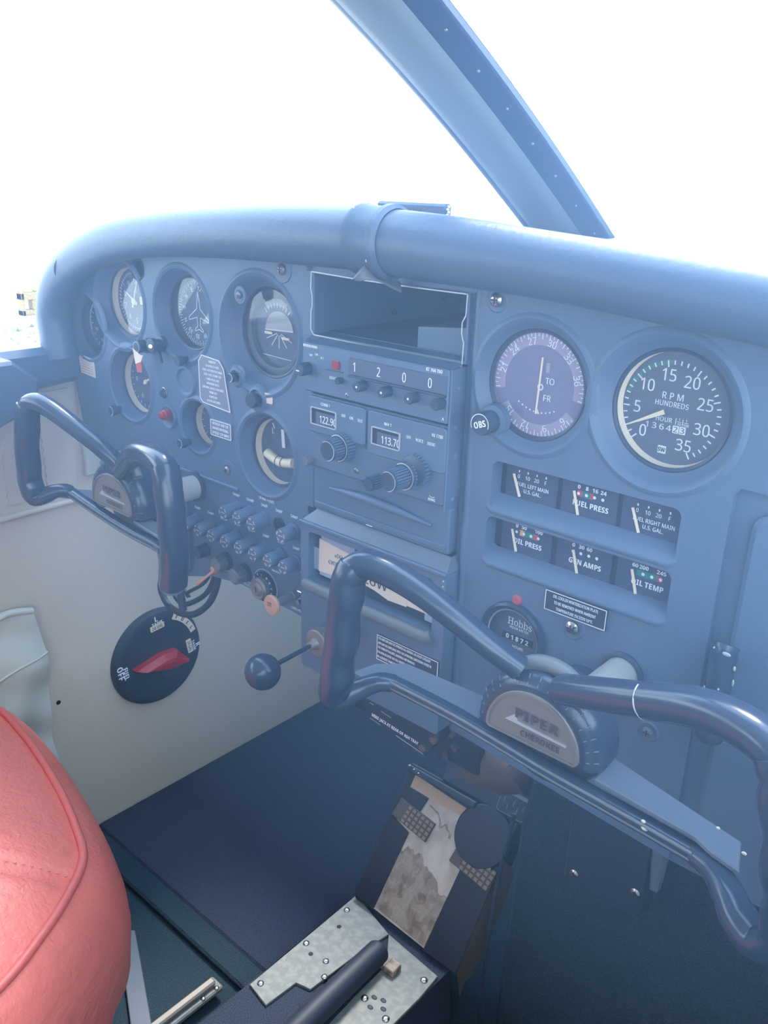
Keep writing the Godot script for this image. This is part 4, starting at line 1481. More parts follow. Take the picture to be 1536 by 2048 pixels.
# ---------------------------------------------------------------- radio stack
func radio_knob(parent: Node3D, x: float, y: float, z: float, r: float, l: float, ring := 0.0, called := "knob") -> MeshInstance3D:
	var st := new_st()
	lathe(st, [Vector2(r, z), Vector2(r, z + l * 0.9), Vector2(r * 0.9, z + l), Vector2(0.0, z + l)], 28, xz(x, y, 0))
	var k := part(called, st, "knob", parent)
	if ring > 0.0:
		st = new_st()
		arc(st, Vector2(x, y), r * 0.90, r * 0.98, -1.5, 2.2, z + l + 0.0002, 32)
		part("bright_ring", st, "bare_edge", k)
	return k


func ribs(parent: Node3D, x: float, y: float, z: float, r: float, l: float, n := 20) -> void:
	var st := new_st()
	for k in n:
		box(st, Vector3(r, 0, z + l * 0.5), Vector3(r * 0.13, r * 0.13, l), 0.0, Transform3D(Basis(Vector3(0, 0, 1), TAU * k / n), Vector3(x, y, 0)))
	part("ribs", st, "radio", parent)


func build_radios() -> void:
	# empty bay above
	var t := thing("radio_bay", "empty open bay with scraped bright edges above the radios", "empty bay", Vector3(0.009, 0.803, -0.02))
	var a := Vector3(-0.0775, 0.8045, -0.22)
	var b := Vector3(0.0945, 0.8580, 0.0)
	var st := new_st()
	span(st, Vector3(a.x - 0.002, a.y - 0.002, a.z), Vector3(b.x + 0.002, a.y, 0.0))
	part("bay_floor", st, "radio", t)
	st = new_st()
	span(st, Vector3(a.x - 0.002, b.y, a.z), Vector3(b.x + 0.002, b.y + 0.002, 0.0))
	part("bay_roof", st, "radio", t)
	for x in [[a.x - 0.002, a.x], [b.x, b.x + 0.002]]:
		st = new_st()
		span(st, Vector3(x[0], a.y, a.z), Vector3(x[1], b.y, 0.0))
		part("bay_side", st, "radio", t)
	st = new_st()
	span(st, Vector3(a.x, a.y, a.z - 0.002), Vector3(b.x, b.y, a.z))
	part("bay_back", st, "radio", t)
	st = new_st()
	prism(st, PackedVector2Array([Vector2(0.03, 0.8045), Vector2(0.092, 0.8045), Vector2(0.092, 0.828), Vector2(0.03, 0.822)]), -0.19, -0.02)
	part("inner_bracket", st, "radio", t)
	for h in [[-0.066, 0.817, -0.10], [-0.045, 0.829, -0.15], [-0.02, 0.825, -0.218], [0.02, 0.83, -0.218]]:
		st = new_st()
		ball(st, Vector3(h[0], h[1], h[2]), Vector3(0.003, 0.0035, 0.002), 8)
		part("hole", st, "ink", t)
	# bright scraped edge with its jogs
	st = new_st()
	var edge := [Vector2(-0.0770, 0.8590), Vector2(-0.0778, 0.8440), Vector2(-0.0760, 0.8385), Vector2(-0.0760, 0.8290), Vector2(-0.0775, 0.8250), Vector2(-0.0778, 0.8085), Vector2(-0.0740, 0.8040), Vector2(0.0935, 0.8005), Vector2(0.0940, 0.8190), Vector2(0.0915, 0.8260), Vector2(0.0915, 0.8350), Vector2(0.0945, 0.8400), Vector2(0.0950, 0.8565), Vector2(0.04, 0.8565), Vector2(-0.02, 0.8572)]
	for i in edge.size():
		line(st, edge[i], edge[(i + 1) % edge.size()], 0.0011, 0.0016)
	part("scraped_edge", st, "bare_edge", t)
	st = new_st()
	flat(st)
	quad(st, Vector3(-0.0760, 0.8035, 0.0012), Vector3(-0.0730, 0.7992, 0.0150), Vector3(0.0930, 0.7985, 0.0150), Vector3(0.0945, 0.8025, 0.0012))
	part("sloping_lip", st, "radio", t)

	# transponder
	t = thing("transponder", "transponder radio showing 1 2 0 0 above the navcom radio", "radio", Vector3(0.01, 0.756, 0.0))
	var F := 0.016
	st = new_st()
	prism(st, rrect(-0.0730, 0.7560, 0.0925, 0.7995, 0.0015, 2), -0.018, F, 0.001)
	part("face", st, "radio", t)
	st = new_st()
	prism(st, rrect(-0.0150, 0.7795, 0.0915, 0.7940, 0.001, 2), F, F + 0.0012, 0.0004)
	var win := part("code_window", st, "dial", t)
	st = new_st()
	var dx := [-0.0080, 0.0200, 0.0480, 0.0750]
	for i in 4:
		text(st, "1200"[i], 0.0078, Vector3(dx[i], 0.7868, F + 0.0013), 0.0, 0.75)
	part("digits", st, "print", win)
	st = new_st()
	span(st, Vector3(-0.0150, 0.7775, F), Vector3(0.0915, 0.7792, F + 0.0026), 0.0006)
	part("window_ledge", st, "knob", t)
	for x in [0.0030, 0.0310, 0.0600, 0.0870]:
		radio_knob(t, x, 0.7725, F, 0.0046, 0.010)
		if x < 0.08:
			st = new_st()
			ball(st, Vector3(x, 0.7725, F + 0.0100), Vector3(0.0011, 0.0011, 0.0005), 8)
			part("dot", st, "print", t)
	var fk := radio_knob(t, -0.0660, 0.7765, F, 0.0058, 0.011, 0.0, "function_knob")
	st = new_st()
	box(st, Vector3(-0.0680, 0.7755, F + 0.0112), Vector3(0.0040, 0.0010, 0.0004))
	part("pointer", st, "print", fk)
	radio_knob(t, -0.0240, 0.7725, F, 0.0030, 0.006)
	st = new_st()
	prism(st, rrect(-0.0345, 0.7815, -0.0265, 0.7885, 0.001, 2), F, F + 0.0022, 0.0005)
	part("reply_lamp", st, "red", t, "small red reply lamp")
	st = new_st()
	span(st, Vector3(-0.0430, 0.7790, F), Vector3(-0.0220, 0.7798, F + 0.0010))
	part("lamp_ledge", st, "knob", t)
	st = new_st()
	text(st, "BENDIX/KING", 0.0022, Vector3(-0.0720, 0.7968, F + 0.0002), 0.0, 0.9, 0.0, true)
	text(st, "KT 76A TSO", 0.0027, Vector3(0.0780, 0.7972, F + 0.0002), 0.0, 0.85, 0.5, true)
	text(st, "SBY", 0.0018, Vector3(-0.0620, 0.7890, F + 0.0002))
	text(st, "ON", 0.0018, Vector3(-0.0550, 0.7905, F + 0.0002))
	text(st, "ALT", 0.0018, Vector3(-0.0480, 0.7885, F + 0.0002))
	text(st, "IDENT", 0.0024, Vector3(-0.0345, 0.7728, F + 0.0002), 0.0, 0.9)
	text(st, "A", 0.0024, Vector3(0.0890, 0.7600, F + 0.0002))
	part("lettering", st, "print", t)
	screw(t, -0.0170, 0.7605, F + 0.0005, 0.0022, "steel")

	# navcom radio
	t = thing("navcom_radio", "navcom radio with two frequency windows showing 122.90 and 113.70", "radio", Vector3(0.012, 0.685, 0.0))
	st = new_st()
	prism(st, rrect(-0.0690, 0.6840, 0.0940, 0.7535, 0.0035, 4), -0.018, F - 0.004, 0.0008)
	part("body", st, "radio", t)
	# raised face halves, upper strips standing over recessed lower halves
	for p in [[-0.0670, 0.7190, 0.0045, 0.7520], [0.0070, 0.7140, 0.0930, 0.7520]]:
		st = new_st()
		prism(st, rrect(p[0], p[1], p[2], p[3], 0.003, 3), F - 0.005, F, 0.001)
		part("upper_face", st, "radio", t)
	st = new_st()
	prism(st, rrect(-0.0670, 0.6855, 0.0930, 0.7165, 0.003, 3), F - 0.005, F - 0.0022, 0.001)
	part("lower_face", st, "radio", t)
	for d in [[-0.0615, 0.7270, -0.0300, 0.7425, "122.90"], [0.0135, 0.7240, 0.0450, 0.7390, "113.70"]]:
		st = new_st()
		prism(st, rrect(d[0], d[1], d[2], d[3], 0.001, 2), F - 0.001, F + 0.0004)
		var wn := part("frequency_window", st, "ink", t)
		st = new_st()
		frame(st, rrect(d[0] - 0.0004, d[1] - 0.0004, d[2] + 0.0004, d[3] + 0.0004, 0.0012, 2), rrect(d[0] + 0.0005, d[1] + 0.0005, d[2] - 0.0005, d[3] - 0.0005, 0.0008, 2), F, F + 0.0014)
		part("window_frame", st, "bare_edge", wn)
		st = new_st()
		prism(st, rrect(d[0] + 0.006, d[1] + 0.001, d[2] - 0.001, d[3] - 0.0035, 0.0005, 2), F + 0.0003, F + 0.0006)
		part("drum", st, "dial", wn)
		st = new_st()
		text(st, d[4], 0.0066, Vector3(d[2] + 0.0004, (d[1] + d[3]) * 0.5 - 0.0018, F + 0.0007), 0.0, 0.78, 1.0)
		part("digits", st, "print", wn)
	st = new_st()
	text(st, "COMM 1", 0.0026, Vector3(-0.0440, 0.7470, F + 0.0002), 0.0, 0.85)
	text(st, "NAV 1", 0.0026, Vector3(0.0310, 0.7440, F + 0.0002), 0.0, 0.85)
	text(st, "KX 170B", 0.0026, Vector3(0.0845, 0.7450, F + 0.0002), 0.0, 0.85)
	for w in [["OFF", -0.0210, 0.7415], ["ON", -0.0115, 0.7412], ["TEST", -0.0010, 0.7408], ["OFF", 0.0545, 0.7378], ["VOICE", 0.0660, 0.7374], ["IDENT", 0.0785, 0.7370]]:
		text(st, w[0], 0.0025, Vector3(w[1], w[2], F + 0.0002), 0.0, 0.85)
	text(st, "KING", 0.0022, Vector3(0.0800, 0.6890, F - 0.0020), 0.0, 1.0, 0.5, true)
	for q in [[0.0772, 0.6920, 0.0786, 0.6912], [0.0786, 0.6912, 0.0814, 0.6912], [0.0814, 0.6912, 0.0828, 0.6920]]:
		line(st, Vector2(q[0], q[1]), Vector2(q[2], q[3]), 0.0006, F - 0.0019)
	part("lettering", st, "print", t)
	# tuning knobs
	var k1 := radio_knob(t, -0.0215, 0.7130, F - 0.003, 0.0125, 0.010, 1.0, "tuning_knob")
	var k1b := radio_knob(t, -0.0215, 0.7130, F + 0.006, 0.0092, 0.014, 1.0, "inner_knob")
	ribs(k1, -0.0215, 0.7130, F - 0.003, 0.0125, 0.009, 28)
	ribs(k1b, -0.0215, 0.7130, F + 0.007, 0.0092, 0.011, 24)
	ball_screw(t, -0.0650, 0.6905, F)
	var v := radio_knob(t, 0.0640, 0.7120, F - 0.003, 0.0130, 0.008, 0.0, "volume_knob")
	ribs(v, 0.0640, 0.7120, F - 0.003, 0.0130, 0.007, 26)
	var k2 := radio_knob(t, 0.0570, 0.7060, F - 0.003, 0.0120, 0.012, 1.0, "tuning_knob")
	ribs(k2, 0.0570, 0.7060, F - 0.003, 0.0120, 0.010, 28)
	var k2b := radio_knob(t, 0.0570, 0.7060, F + 0.008, 0.0088, 0.020, 1.0, "inner_knob")
	ribs(k2b, 0.0570, 0.7060, F + 0.009, 0.0088, 0.017, 24)
	var k3 := radio_knob(t, 0.0205, 0.6905, F - 0.003, 0.0062, 0.015, 0.0, "squelch_knob")
	ribs(k3, 0.0205, 0.6905, F - 0.002, 0.0062, 0.012, 20)
	screw(t, -0.0065, 0.6935, F - 0.0018, 0.0030, "steel")

	# storage drawer below
	t = thing("storage_drawer", "blank storage drawer with a long curved finger grip below the radios", "drawer", Vector3(0.012, 0.642, 0.0))
	st = new_st()
	prism(st, rrect(-0.0690, 0.6400, 0.0945, 0.6835, 0.003, 3), -0.018, 0.0070, 0.0015)
	part("front", st, "radio", t)
	st = new_st()
	var gp := []
	var grr := []
	for i in 17:
		var u := i / 16.0
		gp.append(Vector3(lerpf(-0.0460, 0.0760, u), 0.6660 + 0.0050 * sin(PI * u) - 0.0030 * u, 0.0075 + 0.0055 * sin(PI * u)))
		grr.append(Vector2(0.0012 + 0.0030 * sin(PI * u), 0.0016 + 0.0022 * sin(PI * u)))
	sweep(st, gp, grr, 12, Vector3(0, 0, 1))
	part("finger_grip", st, "radio", t)
	st = new_st()
	span(st, Vector3(-0.0660, 0.6440, 0.0062), Vector3(0.0920, 0.6490, 0.0090), 0.0008)
	part("lower_rail", st, "radio", t)
	st = new_st()
	lathe(st, [Vector2(0.0016, 0.0070), Vector2(0.0013, 0.0076), Vector2(0.0, 0.0076)], 12, xz(0.0150, 0.6560, 0))
	part("stud", st, "worn", t)
	st = new_st()
	span(st, Vector3(0.0020, 0.6428, 0.0080), Vector3(0.0095, 0.6434, 0.0092))
	part("scratch", st, "print", t)


func ball_screw(parent: Node3D, x: float, y: float, z: float) -> void:
	var st := new_st()
	lathe(st, [Vector2(0.0044, z - 0.003), Vector2(0.0044, z + 0.004), Vector2(0.0036, z + 0.0055), Vector2(0.0, z + 0.0057)], 18, xz(x, y, 0))
	part("thumb_screw", st, "worn", parent)


# ---------------------------------------------------------------- engine side small gauges, hobbs, placard
func build_engine_side() -> void:
	var z := -0.0108
	var specs := [
		["fuel_gauge", "small edge gauge lettered FUEL LEFT MAIN at the left of the upper row", 0.1585, 0.7160, "FUEL LEFT MAIN", "U.S. GAL.", -0.0190, false],
		["fuel_pressure_gauge", "small edge gauge lettered FUEL PRESS in the middle of the upper row", 0.2095, 0.7150, "FUEL PRESS", "", -0.0155, true],
		["fuel_gauge", "small edge gauge lettered FUEL RIGHT MAIN at the right of the upper row", 0.2600, 0.7150, "FUEL RIGHT MAIN", "U.S. GAL.", -0.0170, false],
		["oil_pressure_gauge", "small edge gauge lettered OIL PRESS at the left of the lower row", 0.1585, 0.6690, "OIL PRESS", "", -0.0165, true],
		["ammeter", "small edge gauge lettered GEN AMPS in the middle of the lower row", 0.2105, 0.6680, "GEN AMPS", "", -0.0070, true],
		["oil_temperature_gauge", "small edge gauge lettered OIL TEMP at the right of the lower row", 0.2620, 0.6675, "OIL TEMP", "", -0.0120, true],
	]
	for s in specs:
		var x: float = s[2]
		var y: float = s[3]
		var t := thing(s[0], s[1], "gauge", Vector3(x, y, z))
		var st := new_st()
		prism(st, rrect(x - 0.0235, y - 0.0150, x + 0.0235, y + 0.0150, 0.0015, 2), z - 0.006, z, 0.0004)
		part("face", st, "dial_dark", t)
		st = new_st()
		if s[7]:
			text(st, s[4], 0.0042, Vector3(x + 0.002, y - 0.0030, z + 0.0002), 0.0, 0.95, 0.5, true)
			for i in 4:
				if s[4] == "OIL TEMP" and i == 0:
					continue
				lathe(st, [Vector2(0.0013, z + 0.0004), Vector2(0.0, z + 0.0006)], 10, xz(x - 0.0090 + i * 0.0068, y + 0.0045, 0))
			var lab: Array = [["0", "8", "16", "24"], ["0", "8", "16", "24"]][0]
			if s[4] == "OIL PRESS":
				lab = ["0", "50", "", "100"]
			elif s[4] == "GEN AMPS":
				lab = ["0", "30", "60", ""]
			elif s[4] == "OIL TEMP":
				lab = ["60", "200", "", "245"]
			for i in 4:
				if lab[i]:
					text(st, lab[i], 0.0030, Vector3(x - 0.0090 + i * 0.0068, y + 0.0098, z + 0.0002), 0.0, 1.1, 0.5, true)
		else:
			text(st, s[4], 0.0030, Vector3(x + 0.002, y - 0.0020, z + 0.0002), 0.0, 0.95)
			text(st, s[5], 0.0030, Vector3(x + 0.002, y - 0.0068, z + 0.0002), 0.0, 0.95)
			var lab := ["0", "10", "20", "F"]
			for i in 4:
				text(st, lab[i], 0.0030, Vector3(x - 0.0115 + i * 0.0082, y + 0.0042, z + 0.0002))
				span(st, Vector3(x - 0.0120 + i * 0.0082, y + 0.0075, z), Vector3(x - 0.0110 + i * 0.0082, y + 0.0092, z + 0.0003))
		part("print", st, "print", t)
		var bands := []
		if s[4] == "FUEL PRESS":
			bands = [[-0.0102, -0.0060, "red_print"], [-0.0060, 0.0010, "green"], [0.0010, 0.0036, "red_print"]]
		elif s[4] == "OIL PRESS":
			bands = [[-0.0060, -0.0020, "yellow"], [-0.0020, 0.0070, "green"], [0.0070, 0.0110, "red_print"]]
		elif s[4] == "OIL TEMP":
			bands = [[-0.0075, 0.0085, "green"], [0.0085, 0.0125, "red_print"]]
		for b in bands:
			st = new_st()
			span(st, Vector3(x + b[0], y + 0.0022, z), Vector3(x + b[1], y + 0.0070, z + 0.0002))
			part("colour_band", st, b[2], t)
		needle(t, Vector2(x + s[6] * 0.45, y - 0.0120), 1.95 if not s[7] else 1.85, 0.0, 0.0190, 0.0022, 0.0020, z + 0.0012, "cream")
	# winterization placard
	placard("winter_placard", "black winterization plate placard under the small engine gauges", rrect(0.1895, 0.6240, 0.2430, 0.6415, 0.0005, 2), 0.0035, ["OIL COOLER WINTERIZATION PLATE", "TO BE REMOVED WHEN AMBIENT", "TEMPERATURE EXCEEDS 50°F."], 0.0024, Vector2(0.2162, 0.6327), 0.0050, "placard_black", 0.0006, 0.72)
	# hour meter
	var t := thing("hour_meter", "round hour meter with a counter, half hidden behind the right yoke", "gauge", Vector3(0.163, 0.588, 0.0))
	var st := new_st()
	lathe(st, [Vector2(0.0310, 0.001), Vector2(0.0305, 0.006), Vector2(0.0285, 0.0075), Vector2(0.0255, 0.0060), Vector2(0.0245, 0.001)], 44, xz(0.163, 0.588, 0))
	part("bezel", st, "yoke", t)
	st = new_st()
	lathe(st, [Vector2(0.0275, -0.003), Vector2(0.0, -0.003)], 40, xz(0.163, 0.588, 0))
	part("dial_face", st, "dial", t)
	st = new_st()
	lathe(st, [Vector2(0.0248, 0.0035), Vector2(0.0238, 0.0045), Vector2(0.0232, 0.0035)], 44, xz(0.163, 0.588, 0))
	part("bright_rim", st, "bare_edge", t)
	st = new_st()
	text(st, "Hobbs", 0.0062, Vector3(0.1650, 0.5985, -0.0028), 0.0, 0.9, 0.5, false, Transform3D.IDENTITY, "Droid Serif")
	text(st, "HOUR METER", 0.0022, Vector3(0.1650, 0.5930, -0.0028))
	text(st, "HOURS", 0.0024, Vector3(0.1650, 0.5760, -0.0028))
	part("print", st, "print", t)
	st = new_st()
	span(st, Vector3(0.1490, 0.5810, -0.0030), Vector3(0.1790, 0.5870, -0.0024))
	var wn := part("counter", st, "ink", t)
	st = new_st()
	text(st, "0 1 8 7 2", 0.0042, Vector3(0.1640, 0.5840, -0.0023), 0.0, 1.0, 0.5, true)
	part("digits", st, "print", wn)
	st = new_st()
	lathe(st, [Vector2(0.0048, 0.001), Vector2(0.0046, 0.003), Vector2(0.003, 0.0045), Vector2(0.0, 0.0045)], 16, xz(0.1635, 0.6215, 0))
	part("top_screw", st, "red_print", t, "dull red screw head over the meter")
	st = new_st()
	# ring of a knob behind the right yoke
	t = thing("control_ring", "dark round control collar partly hidden behind the right yoke arm", "knob", Vector3(0.231, 0.5715, 0.002))
	st = new_st()
	lathe(st, [Vector2(0.0230, 0.001), Vector2(0.0225, 0.010), Vector2(0.0210, 0.0120), Vector2(0.0190, 0.0110), Vector2(0.0180, 0.004), Vector2(0.0, 0.004)], 40, xz(0.2310, 0.5650, 0))
	part("collar", st, "yoke", t)
	st = new_st()
	lathe(st, [Vector2(0.0105, 0.003), Vector2(0.010, 0.014), Vector2(0.0, 0.015)], 24, xz(0.2310, 0.5650, 0))
	part("core", st, "knob", t)
	# upright chipped handle at the right
	t = thing("chipped_handle", "upright black handle with chipped paint at the right edge of the panel", "handle", Vector3(0.333, 0.60, 0.0))
	st = new_st()
	sweep(st, catmull([Vector3(0.3370, 0.5850, 0.020), Vector3(0.3370, 0.6000, 0.022), Vector3(0.3365, 0.6300, 0.022), Vector3(0.3365, 0.6500, 0.021), Vector3(0.3365, 0.6560, 0.019)], 5), [0.0090, 0.0098, 0.0100, 0.0100, 0.0085], 20, Vector3(0, 0, 1))
	part("grip", st, "yoke", t)
	st = new_st()
	rod(st, Vector3(0.3370, 0.6000, 0.000), Vector3(0.3370, 0.6000, 0.020), 0.005)
	rod(st, Vector3(0.3370, 0.6400, 0.000), Vector3(0.3370, 0.6400, 0.020), 0.005)
	part("stand_off", st, "knob", t)
	for p in [[0.3400, 0.6540, 0.0285, 2.6, 1.2], [0.3320, 0.6545, 0.0265, 1.6, 1.0], [0.3455, 0.6440, 0.0250, 0.9, 1.6], [0.3460, 0.6330, 0.0240, 0.8, 2.2], [0.3400, 0.6290, 0.0316, 0.7, 0.7], [0.3460, 0.6200, 0.0240, 0.8, 0.9], [0.3455, 0.6150, 0.0245, 1.0, 0.7], [0.3430, 0.6050, 0.0290, 1.6, 0.9], [0.3410, 0.5985, 0.0300, 1.5, 1.1], [0.3300, 0.6250, 0.0290, 0.5, 1.2]]:
		st = new_st()
		ball(st, Vector3(p[0], p[1], p[2]), Vector3(0.0012 * p[3], 0.0012 * p[4], 0.0007), 8)
		part("chip", st, "bare_edge", t)


# ---------------------------------------------------------------- yokes
func interp(r: Array, n: int) -> Array:
	var out := []
	for i in n:
		var u := float(i) / (n - 1) * (r.size() - 1)
		var k := mini(int(u), r.size() - 2)
		out.append(lerp(r[k], r[k + 1], u - k))
	return out


func tube(parent: Node3D, called: String, pts: Array, r: Array, material := "yoke", power := 2.3, sub := 6) -> MeshInstance3D:
	var p := catmull(pts, sub)
	var st := new_st()
	sweep(st, p, interp(r, p.size()), 18, Vector3(0, 0, 1), power)
	return part(called, st, material, parent)


func grip(parent: Node3D, pts: Array, inward: float) -> void:   # moulded grip with finger waves on its inner side
	var p := catmull(pts, 10)
	var r := []
	for i in p.size():
		var u := float(i) / (p.size() - 1)
		var wave := 0.0006 * sin(u * TAU * 4.0) * smoothstep(0.05, 0.2, u) * smoothstep(0.98, 0.85, u)
		r.append(Vector2(0.0108 + wave, 0.0125))
	var st := new_st()
	var q := []
	for i in p.size():
		q.append(p[i] + Vector3(inward * (r[i].x - 0.0108), 0, 0))
	sweep(st, q, r, 20, Vector3(0, 0, 1), 2.4)
	part("grip", st, "yoke", parent)


func yoke_hub(t: Node3D, c: Vector3, back: float) -> void:
	# half-round hub: ribbed rim, silver emblem, housing and shaft behind
	var n := 28
	var st := new_st()
	smooth(st)
	var rim := [[0.0455, -0.030], [0.0470, -0.014], [0.0455, -0.004], [0.0425, 0.000], [0.0385, 0.0015]]
	for i in rim.size() - 1:
		for k in n:
			var a0 := -0.12 + (PI + 0.24) * k / n
			var a1 := -0.12 + (PI + 0.24) * (k + 1) / n
			var f := func(a: float, e: Array) -> Vector3: return c + Vector3(cos(a) * e[0], sin(a) * e[0] * 0.98, e[1])
			quad(st, f.call(a0, rim[i]), f.call(a1, rim[i]), f.call(a1, rim[i + 1]), f.call(a0, rim[i + 1]))
	flat(st)
	var fan := PackedVector2Array()
	for k in n + 1:
		var a := -0.12 + (PI + 0.24) * k / n
		fan.append(Vector2(cos(a) * 0.0385, sin(a) * 0.0385 * 0.98))
	prism(st, fan, -0.02, 0.0015, 0.0, Transform3D(Basis.IDENTITY, c))
	var hub := part("hub", st, "yoke", t)
	for k in 17:
		var a := 0.05 + (PI - 0.1) * k / 16.0
		st = new_st()
		var p0 := c + Vector3(cos(a) * 0.0395, sin(a) * 0.0387, 0.0014)
		var p1 := c + Vector3(cos(a) * 0.0458, sin(a) * 0.0449, -0.0035)
		rod(st, p0, p1, 0.00045, 6)
		part("rib", st, "web", hub)
	# emblem plate
	var em := PackedVector2Array()
	for k in 25:
		var a := PI * k / 24.0
		em.append(Vector2(cos(a) * 0.0350, 0.0005 + sin(a) * 0.0335))
	em.append(Vector2(-0.0342, -0.0020))
	em.append(Vector2(-0.0325, -0.0035))
	em.append(Vector2(0.0325, -0.0035))
	em.append(Vector2(0.0342, -0.0020))
	st = new_st()
	var ex := Transform3D(Basis.IDENTITY, c)
	prism(st, em, 0.001, 0.0032, 0.0006, ex)
	var e := part("emblem", st, "emblem", t, "silver half-round maker's emblem")
	st = new_st()
	frame(st, inset(em, 0.0004), inset(em, 0.0020), 0.003, 0.0046, ex)
	part("emblem_rim", st, "emblem", e)
	st = new_st()
	text(st, "PIPER", 0.0068, Vector3(0.0035, 0.0165, 0.0040), 0.0, 1.25, 0.5, true, ex)
	text(st, "CHEROKEE", 0.0042, Vector3(0.0070, 0.0035, 0.0040), 0.0, 1.0, 0.5, true, ex)
	part("emblem_lettering", st, "emblem_ink", e)
	st = new_st()
	var arrow := PackedVector2Array([Vector2(-0.0200, 0.0085), Vector2(-0.0120, 0.0155), Vector2(-0.0110, 0.0105), Vector2(0.0260, 0.0090), Vector2(0.0260, 0.0078), Vector2(-0.0110, 0.0085)])
	prism(st, arrow, 0.003, 0.0042, 0.0, ex)
	part("emblem_arrow", st, "bare_edge", e)
	# shaft housing
	st = new_st()
	lathe(st, [Vector2(0.040, -0.034), Vector2(0.0405, -0.026), Vector2(0.038, -0.018), Vector2(0.0, -0.018)], 36, Transform3D(Basis.IDENTITY, c + Vector3(0, -0.004, 0)))
	part("housing", st, "yoke", t)
	st = new_st()
	rod(st, c + Vector3(0, -0.004, -0.03), Vector3(c.x, c.y - 0.004, 0.0), 0.0135, 24)
	part("shaft", st, "shaft", t, "bright control shaft running into the panel")
	st = new_st()
	lathe(st, [Vector2(0.0175, -0.001), Vector2(0.0175, 0.002), Vector2(0.0160, 0.003), Vector2(0.0140, 0.003)], 32, xz(c.x, c.y - 0.004, 0.002))
	part("panel_collar", st, "knob", t)
	# bright worn saddle across the top of the hub
	st = new_st()
	sweep(st, catmull([c + Vector3(-0.030, 0.034, -0.010), c + Vector3(-0.010, 0.0475, -0.013), c + Vector3(0.012, 0.0470, -0.014), c + Vector3(0.032, 0.034, -0.010)], 6), [0.0055, 0.0070, 0.0070, 0.0055], 12, Vector3(0, 0, 1))
	part("saddle", st, "worn", t)


func bar_and_web(t: Node3D, pts: Array, c: Vector3, web_l: Array, web_r: Array) -> void:
	var p := catmull(pts, 6)
	var st := new_st()
	sweep(st, p, [Vector2(0.0052, 0.0062)], 16, Vector3(0, 0, 1), 2.6)
	var b := part("cross_bar", st, "yoke", t)
	for dy in [-0.0022, 0.0024]:
		var q := []
		for v in p:
			q.append(v + Vector3(0, dy + 0.0012, 0.0055))
		st = new_st()
		sweep(st, q, [0.0012], 8, Vector3(0, 0, 1))
		part("ridge", st, "worn", b)
	for w in [web_l, web_r]:
		if w.is_empty():
			continue
		st = new_st()
		var poly := PackedVector2Array()
		for v in w:
			poly.append(Vector2(v[0], -v[1]))
		prism(st, poly, -0.003, 0.0, 0.0008, Transform3D(Basis(Vector3(1, 0, 0), Vector3(0, 0, -1), Vector3(0, 1, 0)), Vector3(0, c.y - 0.0045, 0)))
		part("web", st, "web", t, "flat grey web plate over the cross bar")  # lighter than the yoke: sky reflected in the glossy top put into the grey


